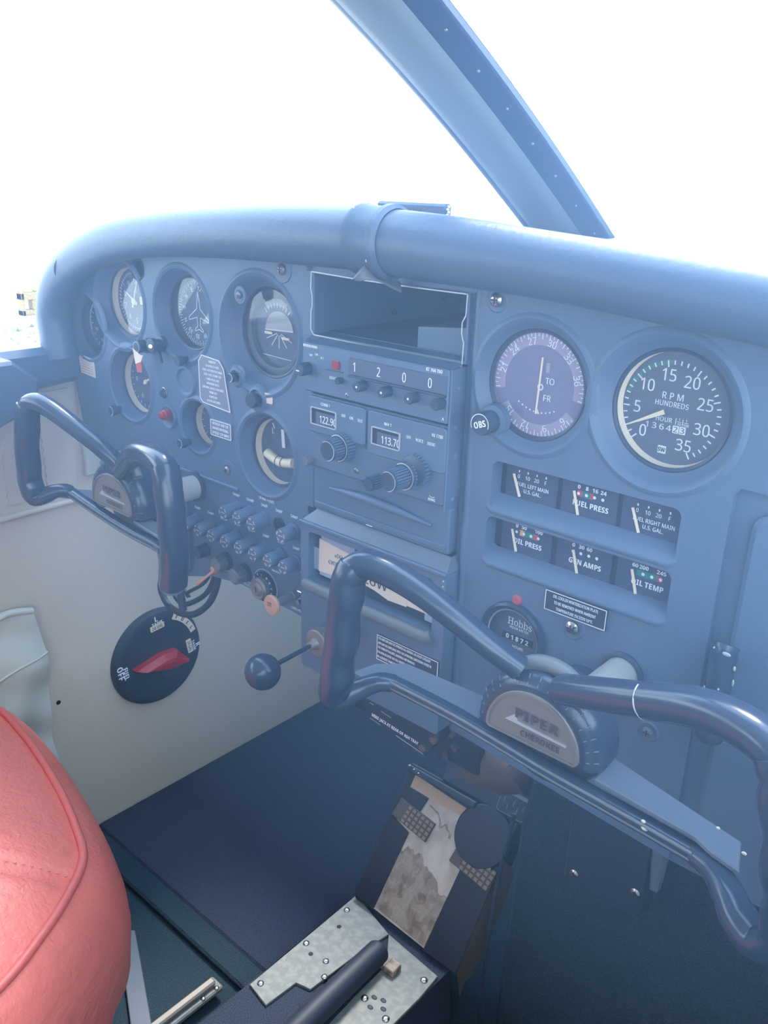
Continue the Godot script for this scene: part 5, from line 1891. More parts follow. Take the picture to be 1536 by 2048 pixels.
func build_yokes() -> void:
	# right yoke, nearest to the camera
	var c := Vector3(0.2600, 0.5985, 0.1250)
	var t := thing("control_yoke", "near right-hand control yoke with glossy dark horns and silver emblem", "control yoke", Vector3(0.26, 0.54, 0.06), "control yokes")
	grip(t, [Vector3(0.1320, 0.6915, 0.1600), Vector3(0.1295, 0.6817, 0.1640), Vector3(0.1271, 0.6604, 0.1650), Vector3(0.1237, 0.6298, 0.1650), Vector3(0.1191, 0.6031, 0.1640), Vector3(0.1130, 0.5840, 0.1600)], 1.0)
	tube(t, "upper_arm", [Vector3(0.1265, 0.6850, 0.1620), Vector3(0.1340, 0.6925, 0.1600), Vector3(0.1419, 0.6950, 0.1570), Vector3(0.1600, 0.6914, 0.1520), Vector3(0.1813, 0.6828, 0.1460), Vector3(0.2057, 0.6692, 0.1390), Vector3(0.2271, 0.6550, 0.1310), Vector3(0.2434, 0.6430, 0.1220)], [Vector2(0.0100, 0.0115), Vector2(0.0095, 0.0110), Vector2(0.0088, 0.0100), Vector2(0.0080, 0.0090), Vector2(0.0078, 0.0085)])
	tube(t, "lower_horn", [Vector3(0.1140, 0.5900, 0.1620), Vector3(0.1120, 0.5815, 0.1590), Vector3(0.1158, 0.5795, 0.1520), Vector3(0.1240, 0.5850, 0.1420), Vector3(0.1340, 0.5905, 0.1340), Vector3(0.1430, 0.5900, 0.1270)], [Vector2(0.0105, 0.0120), Vector2(0.0095, 0.0110), Vector2(0.0075, 0.0085), Vector2(0.0058, 0.0065)])
	tube(t, "lower_horn", [Vector3(0.3730, 0.5790, 0.1290), Vector3(0.3867, 0.5800, 0.1350), Vector3(0.3990, 0.5790, 0.1450), Vector3(0.4104, 0.5750, 0.1550), Vector3(0.4237, 0.5740, 0.1620), Vector3(0.4336, 0.5847, 0.1650)], [Vector2(0.0058, 0.0065), Vector2(0.0075, 0.0085), Vector2(0.0095, 0.0110), Vector2(0.0105, 0.0120)])
	tube(t, "upper_arm", [Vector3(0.2740, 0.6400, 0.1200), Vector3(0.3044, 0.6545, 0.1300), Vector3(0.3381, 0.6700, 0.1400)], [Vector2(0.0095, 0.0100), Vector2(0.0100, 0.0105)])
	var ra := tube(t, "upper_arm", [Vector3(0.3360, 0.6690, 0.1390), Vector3(0.3626, 0.6811, 0.1470), Vector3(0.3829, 0.6867, 0.1530), Vector3(0.4024, 0.6874, 0.1590), Vector3(0.4151, 0.6823, 0.1630), Vector3(0.4181, 0.6736, 0.1650)], [Vector2(0.0108, 0.0112), Vector2(0.0105, 0.0110), Vector2(0.0105, 0.0115)])
	var st := new_st()
	lathe(st, [Vector2(0.0112, -0.0006), Vector2(0.0116, 0.0), Vector2(0.0112, 0.0006)], 24, Transform3D(Basis.looking_at(Vector3(-0.031, -0.014, -0.008).normalized(), Vector3.UP), Vector3(0.3366, 0.6693, 0.1393)), 2.0, 4.2)
	part("collar_edge", st, "bare_edge", ra)
	grip(t, [Vector3(0.4131, 0.6843, 0.1630), Vector3(0.4181, 0.6736, 0.1650), Vector3(0.4235, 0.6509, 0.1660), Vector3(0.4290, 0.6239, 0.1660), Vector3(0.4331, 0.5975, 0.1650), Vector3(0.4336, 0.5847, 0.1650)], -1.0)
	bar_and_web(t, [Vector3(0.1410, 0.5904, 0.1280), Vector3(0.1924, 0.5875, 0.1250), Vector3(0.2352, 0.5845, 0.1250), Vector3(0.2726, 0.5810, 0.1250), Vector3(0.3112, 0.5788, 0.1250), Vector3(0.3452, 0.5787, 0.1270), Vector3(0.3746, 0.5792, 0.1300)], Vector3(0.26, 0.5955, 0.125),
		[[0.1100, 0.138], [0.1140, 0.118], [0.1310, 0.100], [0.1960, 0.096], [0.2150, 0.100], [0.2150, 0.124], [0.1400, 0.127], [0.1250, 0.138]],
		[[0.3040, 0.096], [0.3940, 0.116], [0.4020, 0.140], [0.3850, 0.136], [0.3720, 0.130], [0.3050, 0.124]])
	for p in [[0.3425, 0.5840, 0.1310, 1.3], [0.3445, 0.5815, 0.1325, 2.2], [0.3985, 0.5905, 0.1240, 1.3], [0.3800, 0.5915, 0.1150, 1.0]]:
		st = new_st()
		ball(st, Vector3(p[0], p[1], p[2]), Vector3(0.0012, 0.0009, 0.0006) * p[3], 10)
		part("paint_chip", st, "cream", t)
	yoke_hub(t, c, 0.0)
	# left yoke, far side
	c = Vector3(-0.2630, 0.6155, 0.1040)
	t = thing("control_yoke", "far left-hand control yoke in front of the grey side wall", "control yoke", Vector3(-0.26, 0.56, 0.05), "control yokes")
	grip(t, [Vector3(-0.3495, 0.7105, 0.1400), Vector3(-0.3512, 0.7004, 0.1420), Vector3(-0.3576, 0.6698, 0.1430), Vector3(-0.3627, 0.6382, 0.1420), Vector3(-0.3628, 0.6183, 0.1410), Vector3(-0.3615, 0.6085, 0.1380)], 1.0)
	tube(t, "upper_arm", [Vector3(-0.3515, 0.7020, 0.1415), Vector3(-0.3475, 0.7115, 0.1400), Vector3(-0.3373, 0.7155, 0.1380), Vector3(-0.3197, 0.7116, 0.1330), Vector3(-0.2904, 0.6967, 0.1240), Vector3(-0.2635, 0.6800, 0.1140), Vector3(-0.2500, 0.6640, 0.1040)], [Vector2(0.0102, 0.0118), Vector2(0.0098, 0.0112), Vector2(0.0090, 0.0100), Vector2(0.0085, 0.0092), Vector2(0.0080, 0.0088)])
	tube(t, "lower_horn", [Vector3(-0.3625, 0.6160, 0.1400), Vector3(-0.3625, 0.6075, 0.1375), Vector3(-0.3561, 0.6085, 0.1320), Vector3(-0.3487, 0.6130, 0.1240), Vector3(-0.3419, 0.6145, 0.1160), Vector3(-0.3380, 0.6118, 0.1095)], [Vector2(0.0105, 0.0120), Vector2(0.0095, 0.0110), Vector2(0.0075, 0.0085), Vector2(0.0058, 0.0065)])
	tube(t, "lower_horn", [Vector3(-0.1640, 0.6000, 0.1140), Vector3(-0.1448, 0.5965, 0.1240), Vector3(-0.1308, 0.5910, 0.1320), Vector3(-0.1196, 0.5870, 0.1380), Vector3(-0.1122, 0.5891, 0.1410)], [Vector2(0.0058, 0.0065), Vector2(0.0075, 0.0085), Vector2(0.0095, 0.0110), Vector2(0.0105, 0.0120)])
	tube(t, "upper_arm", [Vector3(-0.2450, 0.6560, 0.1030), Vector3(-0.2070, 0.6823, 0.1150), Vector3(-0.1841, 0.6930, 0.1220), Vector3(-0.1553, 0.7000, 0.1300), Vector3(-0.1295, 0.7020, 0.1370), Vector3(-0.1145, 0.6985, 0.1405), Vector3(-0.1085, 0.6890, 0.1430)], [Vector2(0.0090, 0.0100), Vector2(0.0105, 0.0110), Vector2(0.0108, 0.0112), Vector2(0.0105, 0.0112)])
	grip(t, [Vector3(-0.1135, 0.6990, 0.1410), Vector3(-0.1083, 0.6899, 0.1430), Vector3(-0.1032, 0.6688, 0.1450), Vector3(-0.1015, 0.6413, 0.1450), Vector3(-0.1031, 0.6167, 0.1440), Vector3(-0.1115, 0.5885, 0.1410)], -1.0)
	bar_and_web(t, [Vector3(-0.3408, 0.6118, 0.1100), Vector3(-0.2894, 0.6011, 0.1060), Vector3(-0.2342, 0.5956, 0.1060), Vector3(-0.1845, 0.5974, 0.1100), Vector3(-0.1590, 0.6007, 0.1160)], Vector3(-0.26, 0.6120, 0.105),
		[[-0.3620, 0.126], [-0.3560, 0.096], [-0.3400, 0.084], [-0.3000, 0.080], [-0.2900, 0.082], [-0.2900, 0.104], [-0.3350, 0.110]],
		[[-0.2300, 0.086], [-0.1700, 0.096], [-0.1500, 0.114], [-0.1650, 0.112], [-0.2300, 0.104]])
	yoke_hub(t, c, 0.0)


# ---------------------------------------------------------------- things on and by the left wall
func build_side_wall_things() -> void:
	var side := Transform3D(Basis(Vector3(0, 0, -1), Vector3(0, 1, 0), Vector3(1, 0, 0)), Vector3(-0.52, 0, 0))
	var t := thing("fuel_selector", "round black fuel selector with a red pointer on the grey side wall", "fuel selector", Vector3(-0.52, 0.18, -0.095))
	var at := side * Transform3D(Basis.IDENTITY, Vector3(0.0945, 0.2530, 0))
	var st := new_st()
	lathe(st, [Vector2(0.0770, -0.002), Vector2(0.0775, 0.003), Vector2(0.0740, 0.010), Vector2(0.0690, 0.0120), Vector2(0.0560, 0.0105), Vector2(0.0540, 0.0100), Vector2(0.0, 0.0100)], 56, at)
	part("dish", st, "dark", t)
	st = new_st()
	text(st, "L", 0.0078, Vector3(-0.003, 0.0665, 0.0126), 0.1, 1.0, 0.5, true, at)
	text(st, "TANK", 0.0040, Vector3(-0.001, 0.0588, 0.0120), 0.1, 1.3, 0.5, true, at)
	text(st, "R", 0.0078, Vector3(0.0690, -0.0040, 0.0126), -1.4, 1.0, 0.5, true, at)
	text(st, "TANK", 0.0040, Vector3(0.0620, -0.0030, 0.0120), -1.4, 1.3, 0.5, true, at)
	text(st, "FUEL", 0.0075, Vector3(-0.0590, -0.0030, 0.0122), -1.45, 0.85, 0.5, true, at)
	text(st, "OFF", 0.0090, Vector3(-0.0680, 0.0010, 0.0126), -1.45, 1.0, 0.5, true, at)
	part("lettering", st, "print", t)
	for q in [[-0.0005, 0.0520, 0.1], [0.0545, -0.0020, -1.4]]:
		st = new_st()
		var lx := at * Transform3D(Basis(Vector3(0, 0, 1), q[2]), Vector3(q[0], q[1], 0.0108))
		prism(st, rrect(-0.0120, -0.0045, 0.0120, 0.0045, 0.001, 2), -0.001, 0.0006, 0.0, lx)
		var lb := part("quantity_label", st, "paper", t, "small white label reading 24 GAL")
		st = new_st()
		text(st, "24 GAL", 0.0052, Vector3(0, 0, 0.0007), 0.0, 0.85, 0.5, false, lx)
		part("lettering", st, "ink", lb)
	# curved word strip
	st = new_st()
	var strip := PackedVector2Array()
	for k in 11:
		var a := deg_to_rad(66.0 - 46.0 * k / 10.0)
		strip.append(Vector2(cos(a), sin(a)) * 0.0705)
	for k in 11:
		var a := deg_to_rad(20.0 + 46.0 * k / 10.0)
		strip.append(Vector2(cos(a), sin(a)) * 0.0610)
	prism(st, strip, 0.010, 0.0126, 0.0, at)
	var ws := part("word_strip", st, "paper", t, "curved white strip reading FUEL")
	st = new_st()
	var wd := "FUEL"
	for i in 4:
		var a := deg_to_rad(60.0 - 11.0 * i)
		text(st, wd[i], 0.0055, Vector3(cos(a) * 0.0657, sin(a) * 0.0657, 0.0127), a - PI / 2, 1.0, 0.5, true, at)
	part("lettering", st, "ink", ws)
	# red pointer
	st = new_st()
	flat(st)
	var ring0 := [Vector2(-0.0475, -0.0015), Vector2(0.0, 0.0085), Vector2(0.0270, 0.0065), Vector2(0.0465, -0.0170), Vector2(0.0345, -0.0230), Vector2(0.0130, -0.0235), Vector2(-0.0020, -0.0190)]
	var rg := []
	for lv in [[1.0, 0.0100, Vector2.ZERO], [0.96, 0.0200, Vector2.ZERO], [0.55, 0.0260, Vector2(0.002, 0.0)], [0.30, 0.0275, Vector2(0.002, 0.0)]]:
		var ring := []
		for v in ring0:
			var m: Vector2 = Vector2(0.006, -0.008)
			var q: Vector2 = m + (v - m) * (lv[0] if absf(v.x) < 0.04 else lerpf(1.0, lv[0], 0.35)) + lv[2]
			ring.append(at * Vector3(q.x, q.y - 0.004 * (1.0 - lv[0]), lv[1]))
		rg.append(ring)
	for i in rg.size() - 1:
		for k in 7:
			quad(st, rg[i][(k + 1) % 7], rg[i][k], rg[i + 1][k], rg[i + 1][(k + 1) % 7])
	for k in range(1, 6):
		tri(st, rg[3][0], rg[3][k + 1], rg[3][k])
	part("pointer", st, "red", t, "red pointed selector lever")
	st = new_st()
	lathe(st, [Vector2(0.0200, 0.0095), Vector2(0.0190, 0.0130), Vector2(0.0, 0.0130)], 28, at * Transform3D(Basis.IDENTITY, Vector3(0.018, -0.020, 0)))
	part("pivot", st, "knob", t)
	# cloth pocket at the left edge of the picture
	t = thing("wall_pocket", "slack pale cloth pocket on the side wall behind the red seat", "pocket", Vector3(-0.52, 0.14, 0.17))
	st = new_st()
	smooth(st)
	var grid := []
	for i in 25:
		var row := []
		for k in 33:
			var u := i / 24.0      # aft
			var v := k / 32.0      # up
			var y := lerpf(0.145, 0.400 + 0.010 * sin(u * 9.0) - 0.006 * u, v)
			var z := 0.088 + u * 0.24 + 0.006 * sin(v * 7.0) * (1.0 - u) - 0.010 * (1.0 - v) * (1.0 - u)
			var bulge := 0.040 * pow(sin(PI * clampf(u * 0.92 + 0.04, 0, 1)), 0.5) * (0.45 + 0.55 * sin(PI * clampf(v * 0.85 + 0.05, 0.0, 1.0)))
			bulge += 0.004 * sin(u * 14.0 + v * 9.0) + 0.003 * sin(v * 21.0 - u * 8.0)
			row.append(Vector3(-0.519 + maxf(bulge, 0.001), y, z))
		grid.append(row)
	for i in 24:
		for k in 32:
			quad(st, grid[i + 1][k], grid[i][k], grid[i][k + 1], grid[i + 1][k + 1])
	part("cloth", st, "pocket_cloth", t)
	st = new_st()
	var hem := []
	for i in 25:
		hem.append(grid[i][32] + Vector3(-0.002, 0.0, 0.0))
	sweep(st, hem, [0.0050], 10, Vector3(0, 1, 0))
	part("hem", st, "pocket_cloth", t)
	st = new_st()
	var fold := []
	for i in 20:
		fold.append(grid[i][24] + Vector3(0.0006, -0.0012 * i, 0.0))
	sweep(st, fold, [0.0018], 8, Vector3(0, 1, 0))
	part("hem_seam", st, "pocket_cloth", t)
	# dark hole in the wall lining
	st = new_st()
	lathe(st, [Vector2(0.0035, 0.0002), Vector2(0.0, 0.0005)], 12, side * Transform3D(Basis.IDENTITY, Vector3(-0.0655, 0.243, 0)))
	part("lining_hole", st, "ink", lining, "tiny dark hole in the wall lining")
	# loops of cable under the panel
	t = thing("cable_loop", "loops of dark cable hanging below the panel behind the far yoke", "cable", Vector3(-0.31, 0.42, -0.02))
	var loop := [Vector3(-0.350, 0.500, -0.02), Vector3(-0.372, 0.461, -0.02), Vector3(-0.379, 0.437, -0.02), Vector3(-0.358, 0.420, -0.018), Vector3(-0.313, 0.426, -0.016), Vector3(-0.273, 0.455, -0.014), Vector3(-0.256, 0.487, -0.016), Vector3(-0.256, 0.515, -0.02)]
	for k in 3:
		var q := []
		for i in loop.size():
			q.append(loop[i] + Vector3(0.012 * k * (1.0 if i < 4 else -0.8), 0.010 * k, -0.006 * k))
		var p := catmull(q, 6)
		st = new_st()
		sweep(st, p, [0.0042 - 0.0009 * k], 10, Vector3(0, 0, 1))
		part("cable", st, "dark", t)
	st = new_st()
	sweep(st, catmull([Vector3(-0.325, 0.500, -0.012), Vector3(-0.322, 0.460, -0.010), Vector3(-0.318, 0.433, -0.010)], 5), [0.006, 0.007, 0.005], 10, Vector3(0, 0, 1))
	part("connector", st, "knob", t)


# ---------------------------------------------------------------- centre: map pocket, throttle, tunnel
func build_centre() -> void:
	# map pocket with its ledge and papers
	var t := thing("map_pocket", "recessed map pocket with a ledge in the lower centre of the panel", "map pocket", Vector3(0.012, 0.46, 0.0))
	var F := 0.018
	var st := new_st()
	frame(st, rrect(-0.0750, 0.4700, 0.1030, 0.6290, 0.004, 4), rrect(-0.0640, 0.5680, 0.0900, 0.6200, 0.004, 4), -0.02, F)
	part("front_plate", st, "radio", t)
	st = new_st()
	flat(st)
	quad(st, Vector3(-0.0750, 0.6285, F), Vector3(0.1030, 0.6285, F), Vector3(0.0980, 0.6400, 0.0060), Vector3(-0.0640, 0.6400, 0.0060))
	quad(st, Vector3(0.1030, 0.6285, F), Vector3(0.1030, 0.6285, -0.01), Vector3(0.0980, 0.6400, -0.01), Vector3(0.0980, 0.6400, 0.0060))
	quad(st, Vector3(-0.0750, 0.6285, -0.01), Vector3(-0.0750, 0.6285, F), Vector3(-0.0640, 0.6400, 0.0060), Vector3(-0.0640, 0.6400, -0.01))
	part("ledge", st, "web", t, "greyer sloping ledge above the pocket")
	st = new_st()
	span(st, Vector3(-0.0760, 0.6262, F - 0.002), Vector3(0.1035, 0.6300, F + 0.0022), 0.001)
	part("ledge_edge", st, "radio", t)
	st = new_st()
	span(st, Vector3(-0.0640, 0.568, 0.0), Vector3(0.0900, 0.620, 0.003))
	part("pocket_back", st, "dark", t)
	st = new_st()
	sweep(st, [Vector3(-0.0680, 0.5640, F + 0.002), Vector3(0.0860, 0.5640, F + 0.002), Vector3(0.0905, 0.5670, F)], [Vector2(0.0058, 0.0050)], 14, Vector3(0, 0, 1), 2.6)
	part("pocket_lip", st, "worn", t)
	for y in [0.6220, 0.6170]:
		st = new_st()
		ball(st, Vector3(0.1000, y, F), Vector3(0.0010, 0.0010, 0.0008), 8)
		part("rivet", st, "bare_edge", t)
	# papers
	var n := thing("taped_note", "cream paper note held with clear tape at the left of the map pocket", "note", Vector3(-0.042, 0.575, 0.0125))
	st = new_st()
	prism(st, PackedVector2Array([Vector2(-0.0560, 0.6130), Vector2(-0.0100, 0.6080), Vector2(-0.0140, 0.5820), Vector2(-0.0570, 0.5785)]), 0.0105, 0.0113)
	part("paper", st, "paper", n)
	st = new_st()
	text(st, "*DO", 0.0040, Vector3(-0.0300, 0.6020, 0.0114), PI, -1.0)
	text(st, "CALLED", 0.0040, Vector3(-0.0340, 0.5930, 0.0114), PI, -1.0)
	part("lettering", st, "worn", n)
	for q in [[-0.0640, 0.5790, -0.0540, 0.6020], [-0.0540, 0.6090, -0.0100, 0.6185], [-0.0560, 0.5750, -0.0260, 0.5830]]:
		st = new_st()
		span(st, Vector3(q[0], q[1], 0.0102), Vector3(q[2], q[3], 0.0108))
		part("tape", st, "tape_clear", n)
	n = thing("registration_strip", "cream paper strip printed 26W in the map pocket behind the near yoke", "label", Vector3(0.03, 0.575, 0.013))
	st = new_st()
	prism(st, PackedVector2Array([Vector2(-0.0060, 0.6080), Vector2(0.0560, 0.6060), Vector2(0.0560, 0.5800), Vector2(0.0340, 0.5790), Vector2(0.0180, 0.5830), Vector2(-0.0060, 0.5860)]), 0.0115, 0.0122)
	part("paper", st, "paper", n)
	st = new_st()
	prism(st, PackedVector2Array([Vector2(0.0540, 0.6040), Vector2(0.0800, 0.6020), Vector2(0.0800, 0.5810), Vector2(0.0540, 0.5810)]), 0.0108, 0.0114)
	part("paper_end", st, "paper", n)
	st = new_st()
	text(st, "26W", 0.0090, Vector3(0.0180, 0.5915, 0.0123), 0.0, 1.25)
	part("lettering", st, "ink", n)
	st = new_st()
	span(st, Vector3(0.0760, 0.5740, 0.0100), Vector3(0.0880, 0.5960, 0.0106))
	part("tape", st, "tape_clear", n)
	# long placard
	var p := placard("limits_placard", "long black operating limits placard below the map pocket", rrect(0.0285, 0.5190, 0.1010, 0.5455, 0.0005, 2), F + 0.0008, ["THIS AIRPLANE MUST BE OPERATED AS A NORMAL OR UTILITY CATEGORY", "AIRPLANE IN COMPLIANCE WITH THE OPERATING LIMITATIONS STATED IN", "THE FORM OF PLACARDS, MARKINGS AND MANUALS", "FOR SPIN RECOVERY USE FULL RUDDER AND FORWARD WHEEL", "NO ACROBATIC MANEUVERS APPROVED"], 0.0024, Vector2(0.0302, 0.5325), 0.0048, "placard_black", 0.0007, 0.56, 0.0)
	# lower cover carrying the microphone jack
	t = thing("jack_panel", "small black panel lettered MIKE JACK AT REAR OF ASH TRAY under the pocket", "jack panel", Vector3(0.045, 0.42, 0.0))
	st = new_st()
	prism(st, PackedVector2Array([Vector2(0.0040, 0.4740), Vector2(0.0060, 0.4560), Vector2(0.0140, 0.4445), Vector2(0.0860, 0.4360), Vector2(0.1010, 0.4600), Vector2(0.1010, 0.4800), Vector2(0.0040, 0.4800)]), -0.006, 0.0120, 0.001)
	part("plate", st, "dark", t)
	st = new_st()
	text(st, "MIKE JACK AT REAR OF ASH TRAY", 0.0034, Vector3(0.0480, 0.4472, 0.0122), -0.08, 0.80, 0.5, true)
	part("lettering", st, "print", t)
	st = new_st()
	line(st, Vector2(0.0300, 0.4590), Vector2(0.0430, 0.4575), 0.0006, 0.0123)
	line(st, Vector2(0.0150, 0.4620), Vector2(0.0200, 0.4615), 0.0006, 0.0123)
	line(st, Vector2(0.0500, 0.4412), Vector2(0.0840, 0.4372), 0.0010, 0.0123)
	line(st, Vector2(0.0160, 0.4450), Vector2(0.0300, 0.4432), 0.0006, 0.0123)
	part("scratch", st, "bare_edge", t)
	for q in [[0.0830, 0.4440], [0.0950, 0.4580]]:
		st = new_st()
		lathe(st, [Vector2(0.0040, 0.011), Vector2(0.0036, 0.0140), Vector2(0.0, 0.0142)], 16, xz(q[0], q[1], 0))
		part("screw", st, "steel", t)
	# throttle and its lock nut
	t = thing("throttle", "throttle lever with black ball knob below the fuse panel", "throttle", Vector3(-0.040, 0.49, 0.03))
	st = new_st()
	ball(st, Vector3(-0.0270, 0.5205, 0.110), Vector3.ONE * 0.0165, 28)
	part("ball_knob", st, "yoke", t)
	st = new_st()
	rod(st, Vector3(-0.0400, 0.5135, 0.030), Vector3(-0.0290, 0.5195, 0.100), 0.0022)
	part("rod", st, "yoke", t)
	st = new_st()
	var tx := Transform3D(Basis(Vector3(0, 0, 1), 0.0), Vector3(-0.0395, 0.5130, 0.020))
	lathe(st, [Vector2(0.0130, 0.0), Vector2(0.0140, 0.001), Vector2(0.0140, 0.0115), Vector2(0.0130, 0.0125), Vector2(0.0060, 0.0130), Vector2(0.0050, 0.0150), Vector2(0.0036, 0.0230), Vector2(0.0, 0.0230)], 36, tx)
	for k in 40:
		box(st, Vector3(0.0140, 0, 0.0063), Vector3(0.0010, 0.0010, 0.0095), 0.0, tx * Transform3D(Basis(Vector3(0, 0, 1), TAU * k / 40.0), Vector3.ZERO))
	part("friction_nut", st, "emblem", t, "knurled silver friction nut")
	st = new_st()
	lathe(st, [Vector2(0.0070, -0.012), Vector2(0.0070, 0.0), Vector2(0.0, 0.001)], 20, tx)
	part("bush", st, "steel", t)
	t = thing("mixture_disc", "pale disc of a pull knob just behind the near yoke grip", "knob", Vector3(0.0, 0.535, 0.02))
	st = new_st()
	lathe(st, [Vector2(0.0040, -0.004), Vector2(0.0040, 0.016), Vector2(0.0105, 0.0165), Vector2(0.0115, 0.0185), Vector2(0.0100, 0.0205), Vector2(0.0, 0.0210)], 28, xz(-0.0005, 0.5400, 0.012))
	part("disc", st, "emblem", t)

	# carpeted mat in the left foot well
	st = new_st()
	prism(st, rrect(-0.5195, -0.030, -0.1300, 0.478, 0.006, 3), 0.0, 0.012, 0.004, Transform3D(Basis(Vector3(1, 0, 0), Vector3(0, 0, -1), Vector3(0, 1, 0)), Vector3.ZERO))
	single("floor_mat", st, "carpet", "dark carpet mat in the left foot well", "mat")
	st = new_st()
	span(st, Vector3(-0.5195, 0.0, 0.028), Vector3(-0.10, 0.010, 0.062), 0.003)
	single("floor_step", st, "carpet_dark", "dark low step across the floor just aft of the carpet mat", "step")
	# tunnel down the middle
	t = thing("centre_tunnel", "carpeted floor tunnel between the seats topped with riveted metal", "tunnel", Vector3(0.0, 0.0, 0.1))
	st = new_st()
	prism(st, PackedVector2Array([Vector2(-0.088, 0.0), Vector2(0.078, 0.0), Vector2(0.072, 0.088), Vector2(-0.082, 0.088)]), -0.075, 1.2, 0.0)
	part("body", st, "carpet", t)
	st = new_st()
	flat(st)
	quad(st, Vector3(-0.125, 0.012, -0.16), Vector3(-0.130, 0.012, 0.08), Vector3(-0.0815, 0.088, 0.09), Vector3(-0.0815, 0.092, -0.075))
	part("side_trim", st, "worn", t, "grey trim sloping from the tunnel to the mat")
	var up := Transform3D(Basis(Vector3(1, 0, 0), Vector3(0, 0, -1), Vector3(0, 1, 0)), Vector3.ZERO)
	st = new_st()
	prism(st, PackedVector2Array([Vector2(-0.0815, 0.0800), Vector2(-0.0110, 0.0620), Vector2(-0.0180, 0.0200), Vector2(-0.0240, -0.0550), Vector2(-0.0420, -0.0600), Vector2(-0.0450, -0.1020), Vector2(-0.0780, -0.0970)]), 0.088, 0.0915, 0.0005, up)
	var pl := part("top_plate", st, "aluminium", t, "scuffed aluminium plate left of the flap lever")
	for q in [[-0.073, -0.054], [-0.073, 0.015], [-0.038, 0.017], [-0.070, 0.088], [-0.024, 0.033]]:
		rivet(pl, q[0], 0.0915, q[1], 0.0042)
	st = new_st()
	for q in [[-0.062, -0.029], [-0.058, 0.022]]:
		lathe(st, [Vector2(0.0030, 0.0), Vector2(0.0, 0.0004)], 8, Transform3D(Basis(Vector3(1, 0, 0), Vector3(0, 0, -1), Vector3(0, 1, 0)), Vector3(q[0], 0.0916, q[1])))
	part("hole", st, "ink", pl)
	st = new_st()
	prism(st, PackedVector2Array([Vector2(-0.0110, 0.0620), Vector2(0.0690, 0.0560), Vector2(0.0720, 0.0200), Vector2(0.0720, -0.0800), Vector2(0.0220, -0.0800), Vector2(0.0180, -0.0300), Vector2(0.0160, 0.0200), Vector2(0.0060, 0.0400)]), 0.088, 0.0915, 0.0005, up)
	pl = part("top_plate", st, "aluminium", t, "scuffed aluminium plate right of the flap lever")
	for q in [[0.061, -0.041], [0.028, 0.022], [0.062, 0.025]]:
		rivet(pl, q[0], 0.0915, q[1], 0.0046)
	st = new_st()
	box(st, Vector3(0.0265, 0.0960, -0.0260), Vector3(0.014, 0.009, 0.016), 0.001)
	part("stop_block", st, "scuffed", t)
	st = new_st()
	var worn := [[0.045, 0.010], [0.052, 0.018], [0.040, 0.026], [0.035, 0.014]]
	for q in worn:
		ball(st, Vector3(q[0], 0.0914, q[1]), Vector3(0.004, 0.0006, 0.003), 8)
	part("paint_spot", st, "dark", t)
	# flap lever lying in its slot
	t = thing("flap_lever", "black flap lever grip lying along the floor tunnel", "lever", Vector3(0.005, 0.09, 0.05))
	st = new_st()
	sweep(st, catmull([Vector3(0.0040, 0.1040, -0.0260), Vector3(0.0050, 0.1050, -0.0200), Vector3(0.0060, 0.1060, 0.0), Vector3(0.0090, 0.1070, 0.06), Vector3(0.0140, 0.1080, 0.16)], 5), [0.0100, 0.0130, 0.0140, 0.0140, 0.0140], 20, Vector3(0, 1, 0))
	part("grip", st, "dark", t)
	# sloping cover up to the panel
	var A := Vector3(0, 0.098, -0.075)
	var sl := Transform3D(Basis(Vector3(1, 0, 0), Vector3(0, 0.819, -0.574), Vector3(0, 0.574, 0.819)), A)
	t = thing("pedestal_cover", "sloping beige metal cover with peeling finish between the foot wells", "cover", Vector3(0, 0.09, -0.09))
	st = new_st()
	prism(st, rrect(-0.0790, -0.004, 0.0835, 0.176, 0.003, 2), -0.030, 0.0, 0.001, sl)
	part("core", st, "black_tape", t)
	st = new_st()
	prism(st, PackedVector2Array([Vector2(-0.0670, 0.0), Vector2(0.0360, -0.004), Vector2(0.0400, 0.07), Vector2(0.0420, 0.13), Vector2(0.0300, 0.1600), Vector2(-0.0660, 0.1655)]), 0.0, 0.0014, 0.0004, sl)
	part("beige_sheet", st, "beige", t)
	# scuffed brown area where the finish has gone
	var rng := RandomNumberGenerator.new()
	rng.seed = 9
	var sc := PackedVector2Array()
	for k in 20:
		var u := k / 19.0
		sc.append(Vector2(lerpf(-0.0450, 0.0380, u), 0.0780 - 0.010 * u + rng.randf_range(-0.005, 0.005) + 0.010 * sin(u * 5.0)))
	sc.append(Vector2(0.0345, -0.002))
	sc.append(Vector2(-0.0450, 0.002))
	st = new_st()
	prism(st, sc, 0.0010, 0.0018, 0.0, sl)
	part("bare_patch", st, "scuffed", t, "brown patch where the finish has peeled away")
	st = new_st()
	prism(st, PackedVector2Array([Vector2(-0.0640, 0.1640), Vector2(0.0200, 0.1590), Vector2(0.0170, 0.1500), Vector2(-0.0330, 0.1480), Vector2(-0.0650, 0.1490)]), 0.0012, 0.0019, 0.0, sl)
	part("tan_band", st, "tan", t, "tan band along the top of the cover")
	st = new_st()
	var crack := [Vector2(-0.0300, 0.1420), Vector2(-0.0200, 0.1390), Vector2(-0.0150, 0.1380), Vector2(-0.0080, 0.1300), Vector2(-0.0060, 0.1240), Vector2(0.0000, 0.1320), Vector2(0.0040, 0.1270), Vector2(0.0100, 0.1250), Vector2(0.0110, 0.1190)]
	for i in crack.size() - 1:
		var w := 0.0030 if i % 2 else 0.0018
		var d: Vector2 = (crack[i + 1] - crack[i]).normalized().orthogonal() * w * 0.5
		prism(st, PackedVector2Array([crack[i] - d, crack[i + 1] - d, crack[i + 1] + d, crack[i] + d]), 0.0010, 0.0017, 0.0, sl)
	part("flaking", st, "scuffed", t)
